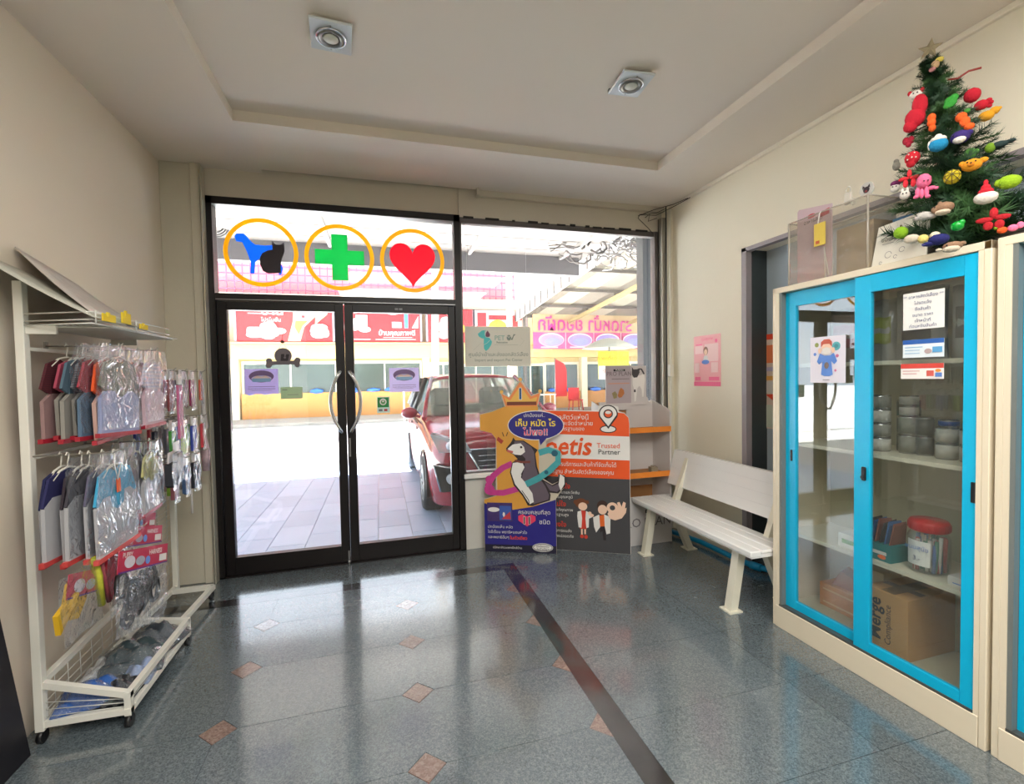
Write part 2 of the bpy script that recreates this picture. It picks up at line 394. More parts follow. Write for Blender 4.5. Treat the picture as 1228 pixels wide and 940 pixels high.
b = MB(); b.box(.13, .155, Y0-.006, Y0, 1.937, 1.953); b.box(.162, .187, Y0-.006, Y0, 1.937, 1.953); s2('sensor', b, GREY)

mb = MB(); mb.box(.648, 2.456, Y0, Y1, 2.645, 2.69); mb.box(2.425, 2.456, Y0-.01, Y1+.01, .60, 2.69)
mb.box(.648, .664, Y0, Y1, .622, 2.66); mb.box(.648, 2.44, Y0, Y1, .615, .632)
wn = struct('window_1', mb, M((92, 86, 84), .4, metal=.3))
b = MB(); b.box(.66, 2.43, 3.768, 3.774, .628, 2.65); part('pane', b, GLASS, wn, world=True)
b = MB(); rnd = random.Random(5)
x = .68
while x < 2.4:
    w = rnd.uniform(.02, .12); b.box(x, x+w, Y0-.012, Y0, 2.682, 2.692+rnd.uniform(0, .008)); x += w+rnd.uniform(.02, .12)
part('weather_seal', b, M((40, 38, 36), .8), wn, world=True)
# guide rails, pipe and cables in the corners
mb = MB(); mb.box(2.462, 2.478, 3.68, 3.74, .0, 2.80); mb.box(2.486, 2.500, 3.68, 3.74, 0, 2.80); mb.box(2.462, 2.5, 3.73, 3.745, 0, 2.8)
struct('trim_8', mb, M((170, 165, 152), .35, metal=.6))
mb = MB(); mb.box(-1.14, -1.135, 3.68, 3.74, 0, 2.88); mb.box(-1.15, -1.145, 3.672, 3.69, 0, 2.88); mb.box(-1.136, -1.128, 3.66, 3.74, 0, 2.7); struct('trim_9', mb, M((200, 196, 180), .35, metal=.5))
mb = MB(); mb.tube([(2.515, 3.64, .02), (2.515, 3.64, 2.0), (2.515, 3.64, 2.86)], .011, 10); mb.box(2.495, 2.535, 3.62, 3.66, 1.38, 1.49, .004)
solo('drain_pipe', mb, M((232, 228, 214), .4), 'thin white pipe with a square joint running up the corner right of the window', 'pipe')
mb = MB(); mb.tube([(2.462, 3.62, .9), (2.462, 3.625, 2.0), (2.465, 3.62, 2.875)], .0055, 6)
mb.tube([(2.465, 3.62, 2.86), (2.40, 3.66, 2.83), (2.24, 3.68, 2.81), (2.23, 3.69, 2.78), (2.33, 3.69, 2.70), (2.38, 3.70, 2.66)], .003, 5)
mb.tube([(2.23, 3.69, 2.80), (2.36, 3.66, 2.85), (2.50, 3.55, 2.875), (2.54, 3.40, 2.88)], .003, 5)
mb.tube([(2.25, 3.69, 2.81), (2.38, 3.64, 2.80), (2.49, 3.52, 2.85), (2.54, 3.38, 2.875)], .003, 5)
mb.tube([(2.30, 3.69, 2.79), (2.34, 3.68, 2.82), (2.33, 3.69, 2.76), (2.41, 3.68, 2.79)], .0035, 5)
solo('cable', mb, BLACK, 'black cable coming down the corner right of the window, tangled under the ceiling', 'cable')

# ---- downlights: square crystal plate with a ring
def downlight(x, y, label, rz):
    t = thing('downlight', label, 'ceiling light', (x, y, 2.937), rz, 'square glass downlights in the ceiling tray')
    b = MB(); b.box(-.088, .088, -.10, .10, 0, .012, .003); part('glass_plate', b, M((214, 220, 222), .12, spec=.8, var=.02), t)
    b = MB(); b.box(-.088, .088, .085, .102, .012, .035); part('plate_edge', b, GREY, t)
    b = MB(); b.tube([(.062*math.cos(a*PI/14), .062*math.sin(a*PI/14), -.004) for a in range(28)], .005, 8, closed=True); part('ring', b, CHROME, t)
    b = MB(); b.lathe([(.058, 0), (.052, -.012), (.036, -.004), (.034, .0)], n=28); part('reflector', b, M((120, 116, 108), .3, metal=.5), t)
    b = MB(); b.lathe([(.034, -.006), (.03, -.010), (.0, -.013)], n=24); part('lens', b, M((205, 206, 195), .3), t)
    b = MB(); b.cyl((0, .07, -.008), (0, .07, 0), .004); b.cyl((0, -.07, -.008), (0, -.07, 0), .004); part('screw', b, STEEL, t)
downlight(-.168, 2.275, 'square glass downlight above the left door leaf', R(4))
downlight(1.325, 2.25, 'square glass downlight further right in the ceiling tray', R(-4))

# ================================================================ OUTSIDE
TILEO = M((176, 178, 196), .38, var=.08, vscale=3)
mb = MB(); mb.box(-45, 60, 3.86, 60, -.4, -.162); fc = struct('forecourt', mb, M((222, 218, 212), .8, var=.08, vscale=.6))
rnd = random.Random(2)
fm = [M(c, .4, var=.07, vscale=3) for c in ((160, 178, 204), (153, 171, 197), (168, 185, 209))]
k = 0
for i in range(-8, 12):
    x0 = -.05+i*.33; ysh = .33 if i % 2 else 0
    for j in range(-1, 10):
        a, c = max(3.86, 3.86+j*.6+ysh), 3.86+(j+1)*.6+ysh
        if c-a < .05 or c > 9.5: continue
        b = MB(); b.box(x0+.003, x0+.327, a+.003, c-.003, -.162, -.15+rnd.uniform(-.0006, .0006)); part('paving_tile', b, rnd.choice(fm), fc, world=True); k += 1
mb = MB(); mb.box(-2.20, -1.36, 9.68, 9.80, -.158, -.150); tag(link('drain_grate', mb, M((150, 148, 140), .7)), 'narrow grey drain grate crossing the sunny forecourt', 'drain')
g = S.objects['drain_grate']
b = MB()
for i in range(21): b.box(-2.19+i*.04, -2.17+i*.04, 9.685, 9.795, -.152, -.147)
part('slot', b, M((70, 68, 64), .8), g, world=True)

# canopy over the forecourt
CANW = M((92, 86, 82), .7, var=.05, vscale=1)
t = thing('canopy', 'pale canopy with a deep grey edge beam over the forecourt outside the door', 'canopy', (0, 3.9, 4.1))
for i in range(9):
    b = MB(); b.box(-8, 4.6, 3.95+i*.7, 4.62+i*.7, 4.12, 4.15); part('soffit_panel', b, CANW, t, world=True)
b = MB(); b.box(-8, 4.6, 3.9, 10.2, 4.15, 4.22); b.box(4.6, 6.2, 3.9, 8.2, 4.15, 4.22); part('deck', b, CANW, t, world=True)  # the second, right-hand slab is added to keep sun off the steel post
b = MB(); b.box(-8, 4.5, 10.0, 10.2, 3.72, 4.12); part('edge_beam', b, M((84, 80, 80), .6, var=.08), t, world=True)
for z in (4.15, 4.20, 4.25):
    b = MB(); b.box(-8, 4.7, 9.92, 10.3, z, z+.028); part('gutter_strip', b, M((100, 94, 90), .5), t, world=True)
for x in (-3.6, -.9, 1.9, 4.0):
    b = MB(); b.box(x, x+.06, 3.95, 10.0, 4.05, 4.12); part('joist', b, M((150, 146, 142), .6), t, world=True)

# ---- buildings across the street, a facade at y = 20
CREAM = M((206, 186, 132), .7, var=.04, vscale=1); ORNG = M((196, 138, 76), .7, var=.05, vscale=1)
PALE = M((196, 182, 150), .7, var=.04); SHOPGL = M((58, 70, 64), .15, var=.2, vscale=.8, spec=.8)
REDB = M((168, 16, 24), .55, var=.05); WLINE = M((228, 224, 220), .6, var=0)
def FS(y): return Fr((0, y, 0), (1, 0, 0))
F20 = FS(19.9)
t = thing('shop_building', 'long cream and orange shop building across the street behind the doors', 'building', (0, 20, -.15))
b = MB(); b.box(-11, 22, 20.6, 26, -.15, 4.9); part('wall', b, PALE, t, world=True)
b = MB(); b.box(-11, 22, 20.0, 20.6, 2.28, 2.87); part('beam', b, CREAM, t, world=True)
b = MB(); b.box(-11, 22, 19.6, 20.4, 2.84, 2.90); part('ledge', b, M((214, 170, 120), .7), t, world=True)
b = MB(); b.box(-11, 22, 20.3, 20.5, -.15, 2.3); part('shop_wall', b, CREAM, t, world=True)
b = MB(); b.box(-11, 22, 17.6, 20.3, -.162, -.04); part('pavement', b, M((150, 146, 138), .8), t, world=True)
for x in (-9.4, -5.45, -1.62, 1.78, 5.62, 9.05, 13.2, 17):
    b = MB(); b.box(x, x+.28, 19.98, 20.4, -.04, 2.28); part('pilaster', b, M((248, 240, 205), .6, var=.02), t, world=True)
def shopwin(x0, x1, z0, z1, n, blue=True, low=True):
    b = MB(); b.box(x0, x1, 20.2, 20.32, z1, z1+.12); b.box(x0, x0+.07, 20.2, 20.32, z0, z1); b.box(x1-.07, x1, 20.2, 20.32, z0, z1)
    for i in range(1, n): x = x0+(x1-x0)*i/n; b.box(x-.03, x+.03, 20.2, 20.32, z0, z1)
    w = part('shop_window', b, M((236, 230, 205), .5), t, world=True)
    b = MB(); b.box(x0+.02, x1-.02, 20.24, 20.27, z0, z1); link('pane', b, SHOPGL, w, off=Vector(t.location)+Vector(w.location))
    if low:
        b = MB(); b.box(x0, x1, 20.05, 20.25, -.04, z0); part('orange_dado', b, ORNG, t, world=True)
    if blue:
        b = MB(); r2 = random.Random(int(x0*10))
        x = x0+.1
        while x < x1-.5:
            w_ = r2.uniform(.3, .7); b.ball((x+w_/2, 20.1, z0+.05), 1, (w_/2, .12, r2.uniform(.08, .16)), 1); x += w_+r2.uniform(0, .35)
        part('blue_cloth', b, M((52, 110, 205), .6), t, world=True)
shopwin(-9.1, -5.5, .93, 2.08, 2); shopwin(-5.1, -1.65, .93, 2.08, 2); shopwin(-1.3, 1.75, .93, 2.08, 2); shopwin(2.1, 3.25, .93, 2.0, 2)
shopwin(3.35, 5.6, .02, 1.9, 3, False, False); shopwin(5.95, 7.3, .02, 1.9, 2, False, False); shopwin(7.3, 9.0, .72, 1.95, 1); shopwin(9.35, 12.9, .72, 1.95, 3); shopwin(13.5, 17, .72, 1.95, 2)
# roof terrace with pink mesh
b = MB(); b.box(-11, 6.2, 20.2, 20.6, 4.4, 4.85); part('parapet', b, M((190, 178, 160), .7), t, world=True)
b = MB()
for i in range(60): x = -10.6+i*.28; b.box(x, x+.035, 20.3, 20.35, 4.85, 6.1)
for z in (5.0, 5.3, 5.6, 5.9, 6.1): b.box(-10.8, 6.0, 20.29, 20.36, z, z+.035)
o = part('roof_fence', b, M((176, 70, 96), .6), t, world=True); o['kind'] = 'stuff'
b = MB(); b.box(-11, 6.1, 20.9, 21.0, 4.85, 6.4); part('rear_wall', b, M((190, 150, 152), .7), t, world=True)

def banner(name, label, x0, x1, z0, z1, y=19.75, mat=REDB):
    t = thing(name, label, 'banner', ((x0+x1)/2, y, z0), 0, 'red banners above the shops')
    b = MB(); b.box(x0, x1, y-.03, y+.03, z0, z1); part('panel', b, mat, t, world=True)
    b = MB(); b.box(x0-.08, x0, y-.06, y+.04, z0, z1); b.box(x1, x1+.08, y-.06, y+.04, z0, z1); part('post', b, M((120, 112, 120), .6), t, world=True)
    return t, FS(y-.035)
CRM = M((248, 214, 170), .6, var=0); ORG2 = M((238, 140, 60), .6, var=0); PINKW = M((250, 225, 215), .6, var=0); GRN2 = M((160, 190, 150), .6, var=0)
def products(seed, a, b0, w, h):
    r2 = random.Random(seed); out = []
    for i in range(7): out.append((r2.choice([WLINE, WLINE, GREY, PINKW]), ell(a+r2.uniform(0, w), b0+r2.uniform(0, h), r2.uniform(.14, .3), r2.uniform(.08, .18), 10)))
    out.insert(0, (WLINE, rrect(a, b0, a+w, b0+h*.8, .1)))
    return out
t, f = banner('shop_banner', 'red banner over the shop seen through the left door pane', -5.1, -1.72, 2.93, 4.5)
sh = [(CRM, [(-3.35, 2.95), (-2.9, 2.95), (-2.75, 3.5), (-2.2, 4.05), (-1.8, 4.45), (-3.1, 4.45), (-3.15, 3.7)]),
      (ORG2, [(-2.95, 3.2), (-2.8, 3.55), (-2.6, 3.75), (-3.05, 3.75), (-3.1, 3.5)]), (WLINE, rect(-3.02, 3.75, -2.5, 4.05)), (REDB, rect(-2.83, 3.85, -2.72, 3.95)),
      (WLINE, rect(-3.0, 4.1, -2.45, 4.4)), (GRN2, [(-2.35, 3.6), (-1.9, 4.0), (-1.85, 4.4), (-2.3, 4.4)]), (WLINE, rect(-4.7, 3.98, -3.65, 4.01)), (WLINE, rect(-4.6, 4.1, -4.15, 4.2)), (WLINE, rect(-4.6, 4.26, -4.15, 4.36))]
sh += products(3, -4.75, 3.12, 1.1, .45)+products(4, -2.35, 3.1, .5, .4)
b = MB(); flat(b, f, sh, k0=.004, dk=.004); part('print', b, None, t, world=True, recalc=False)
text(t, f, 'บ้าน', -3.85, 4.1, .5, WLINE, k=.06, bold=.01); text(t, f, 'โปรโมชั่น', -3.9, 3.75, .2, WLINE, k=.06)
t, f = banner('shop_banner', 'red banner over the shop seen through the right door pane', -1.55, 1.68, 2.93, 4.5)
sh = [(M((60, 150, 220), .6, var=0), rect(1.05, 3.5, 1.2, 4.4)), (WLINE, ell(.6, 4.25, .35, .22, 16)), (M((120, 170, 220), .6, var=0), ell(.6, 4.28, .22, .14, 14)), (GREY, rect(.55, 3.5, .95, 3.75)),
      (WLINE, [(1.35, 3.5), (1.6, 3.5), (1.62, 4.0)]), (WLINE, rect(-.1, 3.02, 1.5, 3.04)), (WLINE, rect(.2, 3.1, 1.35, 3.12)), (WLINE, rect(-1.3, 3.02, -.3, 3.05)), (WLINE, rect(-.85, 3.5, -.4, 4.0))]
sh += products(8, -1.3, 3.4, .8, .35)
b = MB(); flat(b, f, sh, k0=.004, dk=.004); part('print', b, None, t, world=True, recalc=False)
text(t, f, 'บ้านคุณภาพดี', .75, 3.28, .27, WLINE, k=.06, bold=.006)
t, f = banner('shop_banner', 'narrow red banner between the door edge and the clinic sign', 2.0, 3.9, 2.93, 4.3)
sh = products(11, 2.5, 3.1, .35, .9)+[(M((245, 180, 60), .6, var=0), ell(3.3, 3.5, .3, .2))]
b = MB(); flat(b, f, sh, k0=.004, dk=.004); part('print', b, None, t, world=True, recalc=False)
t, f = banner('shop_banner', 'red and yellow banner half hidden above the clinic sign in the window', 4.0, 6.3, 3.0, 4.3, mat=M((240, 210, 200), .6))
sh = [(REDB, rect(4.1, 3.1, 4.5, 4.2)), (M((250, 190, 50), .6, var=0), ell(5.0, 3.6, .4, .3)), (REDB, rect(4.6, 3.9, 6.1, 4.1)), (M((250, 190, 50), .6, var=0), rect(4.6, 3.1, 6.1, 3.35)), (REDB, rect(5.6, 3.3, 5.9, 3.9))]
b = MB(); flat(b, f, sh, k0=.004, dk=.004); part('print', b, None, t, world=True, recalc=False)
# noodle-shop banner, printed side turned away so its letters show reversed
t = thing('food_banner', 'pink and cream food banner with reversed lettering over the shops at right', 'banner', (9.6, 19.5, 2.6))
f = FS(19.4)
b = MB(); b.box(6.5, 13.4, 19.42, 19.48, 2.62, 4.15); part('panel', b, M((196, 170, 130), .6, var=.05, vscale=1), t, world=True)
PNK = M((186, 70, 118), .6, var=0); LIL = M((150, 130, 180), .6, var=.1, vscale=3)
sh = [(PNK, rect(6.5, 2.62, 13.4, 3.35))]
for i in range(5):
    cx = 7.35+i*1.36
    sh += [(WLINE, rect(cx+.66, 2.62, cx+.69, 3.35)), (WLINE, ell(cx, 3.02, .60, .30)), (LIL, ell(cx, 3.0, .56, .26)), (M((150, 150, 215), .6, var=.2, vscale=8), ell(cx+.05, 2.95, .38, .16)), (WLINE, rect(cx-.5, 2.67, cx+.3, 2.72))]
b = MB(); flat(b, f, sh, k0=.004, dk=.004); part('print', b, None, t, world=True, recalc=False)
MAG = M((170, 34, 112), .5, var=0)
text(t, f, 'ราดหน้า ยอดผัก', 9.0, 3.68, .82, MAG, k=.06, mirror=True, bold=.012, wide=.88); text(t, f, 'ผัด', 12.6, 3.68, .82, MAG, k=.06, mirror=True, bold=.012)

# corrugated market roof at right
CORR = M((120, 114, 106), .5, metal=.1, var=.12, vscale=1.2); CORRL = M((190, 184, 168), .5, var=.03)
t = thing('market_roof', 'corrugated market roof with steel trusses, upper right beyond the window', 'roof', (10, 14, 4.1))
def zr(y): return 4.15+(20-y)*.085
nrow = 0
for i in range(14):
    x0 = 5.9+i*.8; b = MB()
    def fn(u, v, x0=x0): y = 8.6+v*11.2; return (x0+u*.8, y, zr(y)+.06*(1 if int(u*16+.5) % 2 else -1))
    b.grid(16, 1, fn, False); part('roof_sheet', b, CORRL if i % 3 == 1 else CORR, t, world=True, solid=.01)
SM = M((70, 64, 60), .6)
for y in (19.5, 17.5, 15.2, 13.0, 10.9, 9.0):
    b = MB(); b.box(5.9, 17, y-.05, y+.05, zr(y)-.2, zr(y)-.1); part('purlin', b, SM, t, world=True)
for x in (8.2, 11.2, 14.4):
    b = MB(); b.box(x-.08, x+.08, 8.6, 19.8, 3.95+.02, 4.1) if 0 else b.hexa([(x-.07, 8.6, zr(8.6)-.45), (x+.07, 8.6, zr(8.6)-.45), (x+.07, 19.8, zr(19.8)-.45), (x-.07, 19.8, zr(19.8)-.45), (x-.07, 8.6, zr(8.6)-.33), (x+.07, 8.6, zr(8.6)-.33), (x+.07, 19.8, zr(19.8)-.33), (x-.07, 19.8, zr(19.8)-.33)])
    part('rafter', b, M((150, 136, 96), .6), t, world=True)
    for y in (17.5, 15.2, 13.0, 10.9):
        b = MB(); b.box(x-.03, x+.03, y-.03, y+.03, zr(y)-.36, zr(y)-.1); part('strut', b, SM, t, world=True)
b = MB(); b.hexa([(5.8, 8.6, zr(8.6)-.42), (5.86, 8.6, zr(8.6)-.42), (5.86, 19.8, zr(19.8)-.35), (5.8, 19.8, zr(19.8)-.35), (5.8, 8.6, zr(8.6)+.2), (5.86, 8.6, zr(8.6)+.2), (5.86, 19.8, zr(19.8)+.1), (5.8, 19.8, zr(19.8)+.1)])
part('verge_board', b, M((200, 196, 188), .5), t, world=True)
for i in range(17):
    y = 9+i*.66; b = MB(); b.box(5.77, 5.80, y, y+.13, zr(y)-.36, zr(y)+.1); part('verge_bar', b, SM, t, world=True)
for x in (6.0, 16.8):
    b = MB(); b.box(x-.08, x+.08, 9.0, 9.16, -.15, zr(9)-.2) if x > 10 else b.box(x+.0, x+.12, 19.2, 19.3, -.04, 4.0); part('post', b, SM, t, world=True)

# poles and street cables
mb = MB(); mb.cyl((1.33, 12, -.162), (1.50, 12, 6.5), .10, .08, 10)
solo('utility_pole', mb, M((214, 196, 176), .8, var=.1), 'slim round utility pole outside the right door pane', 'pole')
mb = MB(); mb.box(4.31, 4.52, 7.0, 7.2, -.162, 4.05); solo('steel_post', mb, M((46, 46, 48), .6, var=.06), 'grey square steel post just outside the right end of the window', 'post')
mb = MB(); mb.box(3.30, 3.42, 11.9, 12.02, -.162, 6); solo('steel_post', mb, M((205, 196, 186), .6, var=.06), 'pale square post standing behind the clinic window sign', 'post')
mb = MB(); rnd = random.Random(9)
for i in range(9):
    z = 4.75+i*.045; mb.tube([(-12+j*2.6, 12.3+.1*math.sin(i), z+.05*((j-5)/5)**2+rnd.uniform(-.01, .01)) for j in range(13)], .012, 4)
for i in range(80):
    x = rnd.uniform(3.6, 5.9); z = rnd.uniform(4.0, 4.85); y = rnd.uniform(8.6, 10.2); r = rnd.uniform(.08, .3)
    a0 = rnd.uniform(0, 6); mb.tube([(x+r*math.cos(a0+q*.8), y+rnd.uniform(-.05, .05), z+r*.7*math.sin(a0+q*.8)) for q in range(rnd.randint(4, 9))], rnd.uniform(.01, .028), 4)
for i in range(12): mb.tube([(3.2+i*.02, 9, 4.6-i*.06), (4.6, 9.4, 4.1+rnd.uniform(0, .7)), (6.4, 9.6, 4.3+rnd.uniform(-.2, .6)), (9, 10, 4.9+rnd.uniform(-.3, .5))], .012, 4)
o = solo('street_cables', mb, M((66, 60, 58), .7), 'tangle of dark street cables and coils above the forecourt, upper right of the window', 'cable', recalc=False); o['kind'] = 'stuff'
t = thing('spare_cable_coil', 'coiled cables hanging far left behind the transom window', 'cable', (-2.75, 9.4, 4.1))
b = MB()
for q in range(3): b.tube([(-2.72+(.16+.03*q)*math.cos(k*PI/8), 9.4+.03*q, 4.2+(.16+.03*q)*math.sin(k*PI/8)) for k in range(16)], .014, 5, closed=True)
part('coil', b, BLACK, t, world=True)
b = MB(); b.tube([(-2.72, 9.4, 4.4), (-2.72, 9.5, 4.9)], .01, 5); part('hanging_wire', b, BLACK, t, world=True)

# street furniture
t = thing('flag_banner', 'tall red feather flag standing in front of the shops', 'flag', (7.45, 18.6, -.04))
b = MB(); b.prism([(7.2, 18.6, .55), (7.72, 18.6, .55), (7.72, 18.6, 1.7), (7.6, 18.6, 1.95), (7.2, 18.6, 2.15)], (0, .02, 0)); part('cloth', b, REDB, t, world=True)
b = MB(); b.cyl((7.19, 18.6, -.04), (7.19, 18.6, 2.18), .02); part('pole', b, STEEL, t, world=True)
def cafe_table(x, y, label, c):
    t = thing('cafe_table', label, 'table', (x, y, -.04), 0)
    b = MB(); b.box(-.45, .45, -.3, .3, .68, .72); part('table_top', b, c, t)
    for sx in (-1, 1):
        for sy in (-1, 1): b = MB(); b.box(sx*.4-.02, sx*.4+.02, sy*.26-.02, sy*.26+.02, 0, .68); part('leg', b, c, t)
cafe_table(6.55, 18.3, 'pale folding table outside the shops left of the red chair', M((235, 225, 205), .6))
t = thing('plastic_chair', 'red plastic chair outside the shops at right', 'chair', (7.95, 18.2, -.04))
b = MB(); b.box(-.24, .24, -.22, .22, .42, .46); part('seat', b, REDB, t)
b = MB(); b.box(-.24, .24, .2, .24, .46, .95); part('backrest', b, REDB, t)
for sx in (-1, 1):
    for sy in (-1, 1): b = MB(); b.cyl((sx*.2, sy*.18, .43), (sx*.24, sy*.22, 0), .022, n=6); part('leg', b, REDB, t)
t = thing('stall_sign', 'yellow and white stall sign hanging under a small parasol roof, right of the window', 'sign', (3.76, 7.02, 1.3))
b = MB(); b.box(3.47, 4.03, 7.0, 7.02, 1.34, 1.80); part('board', b, M((250, 232, 60), .5), t, world=True)
f = FS(7.0)
b = MB(); flat(b, f, [(M((252, 250, 235), .5, var=0), rect(3.47, 1.34, 4.03, 1.56))], k0=.002); part('print', b, None, t, world=True, recalc=False)
text(t, f, 'ก๋วยเตี๋ยว ต้มยำ', 3.75, 1.68, .10, M((236, 150, 40), .5, var=0), k=.008); text(t, f, 'ข้าวหน้าไก่', 3.75, 1.47, .11, M((225, 120, 70), .5, var=0), k=.008)
b = MB(); b.grid(12, 3, lambda u, v: (3.72+(.46*(1-v))*math.cos(u*PI*2), 7.1+.42*(1-v)*math.sin(u*PI*2), 1.86+.17*math.sin(v*PI/2))); part('parasol_roof', b, M((206, 200, 178), .7), t, world=True, solid=.01)
b = MB(); b.cyl((3.72, 7.1, -.162), (3.72, 7.1, 2.03), .016); part('pole', b, STEEL, t, world=True)
t = thing('notice_stand', 'blue notice board on a thin white stand beside the parked car', 'sign', (1.35, 14.0, -.162))
b = MB(); b.box(1.2, 1.75, 14.0, 14.03, .55, 1.32); part('board', b, M((150, 205, 222), .5, var=.15, vscale=4), t, world=True)
for x in (.68, 1.75): b = MB(); b.cyl((x, 14, -.162), (x, 14, 1.1), .018); part('stand_leg', b, WLINE, t, world=True)
b = MB(); b.cyl((.68, 14, 1.08), (1.75, 14, 1.08), .016); part('crossbar', b, WLINE, t, world=True)

# ---- parked car, nose towards the window
PAINT = M((140, 26, 44), .16, spec=.9, var=.02); CARBLK = M((22, 22, 26), .35, var=0)
CARGL = clear('car_glass', (.55, .62, .60), .02, haze=.25, hazecol=(150, 160, 140), ior=1.8); RUB = M((28, 28, 30), .8, var=.1)
t = thing('car', 'dark red family car parked nose to the window right of the doors', 'car', (1.35, 4.86, -.162))
ST = [(0, [(.46, .22), (.56, .30), (.60, .52), (.56, .80), (.42, .90), (0, .93)]),
      (.07, [(.66, .20), (.74, .32), (.76, .55), (.72, .84), (.52, .965), (0, .99)]),
      (.22, [(.80, .19), (.845, .34), (.85, .60), (.82, .90), (.60, 1.01), (0, 1.035)]),
      (.6, [(.83, .2), (.87, .38), (.87, .7), (.845, .95), (.66, 1.055), (0, 1.08)]),
      (1.12, [(.84, .2), (.87, .38), (.87, .75), (.85, 1.01), (.74, 1.10), (0, 1.13)]),
      (1.6, [(.84, .2), (.87, .38), (.87, .75), (.855, 1.03), (.80, 1.09), (0, 1.12)]),
      (3.8, [(.84, .2), (.87, .38), (.87, .75), (.855, 1.06), (.80, 1.12), (0, 1.14)]),
      (4.25, [(.80, .22), (.84, .38), (.84, .75), (.80, 1.08), (.74, 1.14), (0, 1.16)]),
      (4.38, [(.7, .28), (.75, .40), (.76, .75), (.72, 1.04), (.6, 1.1), (0, 1.12)])]
b = MB(); rows = []
for y, h in ST:
    pts = [(x, z) for x, z in h]+[(-x, z) for x, z in h[-2::-1]]
    rows.append([b.bm.verts.new((x, y, z)) for x, z in pts])
for A, B in zip(rows, rows[1:]):
    for i in range(len(A)-1): b._tag([b.bm.faces.new((A[i], A[i+1], B[i+1], B[i]))], True)
b._tag([b.bm.faces.new(rows[0]), b.bm.faces.new(rows[-1][::-1])], True)
part('body', b, PAINT, t, sub=2)
def gh(s): return [(s*.80, 1.15, 1.09), (s*.60, 1.98, 1.585), (s*.63, 2.6, 1.62), (s*.62, 3.7, 1.60), (s*.60, 4.05, 1.55), (s*.76, 4.28, 1.10)]
b = MB()
def rf(u, v):
    y = 1.9+v*2.2; w = .61+.02*math.sin(v*PI); x = (-1+2*u)*w
    return (x, y, 1.555+.075*math.sin(min(1, v*1.4+.28)*PI/1.6)-.05*(2*u-1)**4)
b.grid(10, 8, rf); part('roof', b, PAINT, t, solid=.03)
for s in (-1, 1):
    b = MB(); b.tube([(s*.82, 1.08, 1.06), (s*.72, 1.55, 1.34), (s*.62, 1.95, 1.575)], .032, 8); part('pillar', b, PAINT, t)
    b = MB(); b.tube([(s*.83, 2.55, 1.08), (s*.64, 2.6, 1.58)], .04, 6); b.tube([(s*.83, 3.4, 1.08), (s*.63, 3.4, 1.57)], .04, 6); b.tube([(s*.80, 4.2, 1.1), (s*.62, 3.98, 1.56)], .06, 6); part('pillar', b, CARBLK, t)
    b = MB(); b.quad((s*.825, 1.2, 1.08), (s*.82, 4.2, 1.11), (s*.62, 4.0, 1.57), (s*.625, 1.98, 1.57)); part('side_window', b, CARGL, t)
    b = MB(); b.ball((s*.98, 1.42, 1.12), 1, (.11, .06, .075), 2); b.tube([(s*.84, 1.42, 1.06), (s*.92, 1.42, 1.09)], .02, 6); part('mirror', b, PAINT, t)
    b = MB(); b.tube([(s*.874, 1.5, .98), (s*.874, 4.0, 1.0)], .012, 5); part('belt_trim', b, CARBLK, t)
    b = MB(); b.box(s*.868-.01, s*.868+.01, 1.75, 1.95, .86, .89); b.box(s*.868-.01, s*.868+.01, 2.75, 2.95, .87, .90); part('door_handle', b, CHROME, t)
    for y in (.78, 3.55):
        cx = s*.775; b = MB()
        pr_ = [(.20, -.11), (.30, -.115), (.325, -.08), (.33, 0), (.325, .08), (.30, .115), (.20, .11)]
        prev = None
        for r, o_ in pr_:
            rg = b.ring((cx+o_, y, .325), (1, 0, 0), r, 24)
            if prev: b.bridge(prev, rg)
            prev = rg
        w = part('wheel', b, RUB, t)
        b = MB(); b.cyl((cx+s*.085, y, .325), (cx+s*.09, y, .325), .05, n=12)
        for q in range(10): a = q*PI/5; b.tube([(cx+s*.085, y, .325), (cx+s*.10, y+.20*math.cos(a), .325+.20*math.sin(a))], .016, 5)
        b.tube([(cx+s*.10, y+.205*math.cos(k*PI/12), .325+.205*math.sin(k*PI/12)) for k in range(24)], .014, 5, closed=True); link('rim', b, STEEL, w)
    b = MB()
    prev = [b.bm.verts.new((s*.872, .78+.40*math.cos(a*PI/12), .325+.40*math.sin(a*PI/12))) for a in range(-1, 14)]
    in_ = [b.bm.verts.new((s*.80, .78+.35*math.cos(a*PI/12), .325+.35*math.sin(a*PI/12))) for a in range(-1, 14)]
    for i in range(14): b._tag([b.bm.faces.new((prev[i], prev[i+1], in_[i+1], in_[i]))])
    part('wheel_arch', b, CARBLK, t, solid=.02)
    HL = M((200, 205, 212), .08, metal=.4, spec=1, var=.1, vscale=18)
    b = MB(); b.hexa([(s*.44, -.075, .79), (s*.77, .00, .79), (s*.74, .2, .79), (s*.42, .1, .79), (s*.50, -.045, .90), (s*.85, .13, .97), (s*.80, .34, .97), (s*.48, .1, .90)]); h = part('headlight', b, HL, t)
    b = MB(); b.ball((s*.66, -.015, .86), .045, sub=2); b.ball((s*.55, -.045, .845), .035, sub=2); link('lamp', b, M((235, 238, 245), .05, spec=1), h)
    b = MB(); b.hexa([(s*.46, -.085, .40), (s*.76, -.03, .38), (s*.70, .1, .38), (s*.42, .05, .40), (s*.52, -.075, .60), (s*.83, .01, .66), (s*.76, .14, .66), (s*.48, .05, .60)]); fg = part('fog_recess', b, CARBLK, t)
    b = MB(); b.cyl((s*.66, -.085, .52), (s*.66, -.02, .52), .05, n=16); link('fog_lamp', b, M((220, 225, 230), .1, spec=1), fg)
    b = MB(); b.tube([(s*.50, -.085, .60), (s*.83, .0, .665), (s*.77, -.035, .39)], .012, 6); link('chrome_edge', b, CHROME, fg)
b = MB()
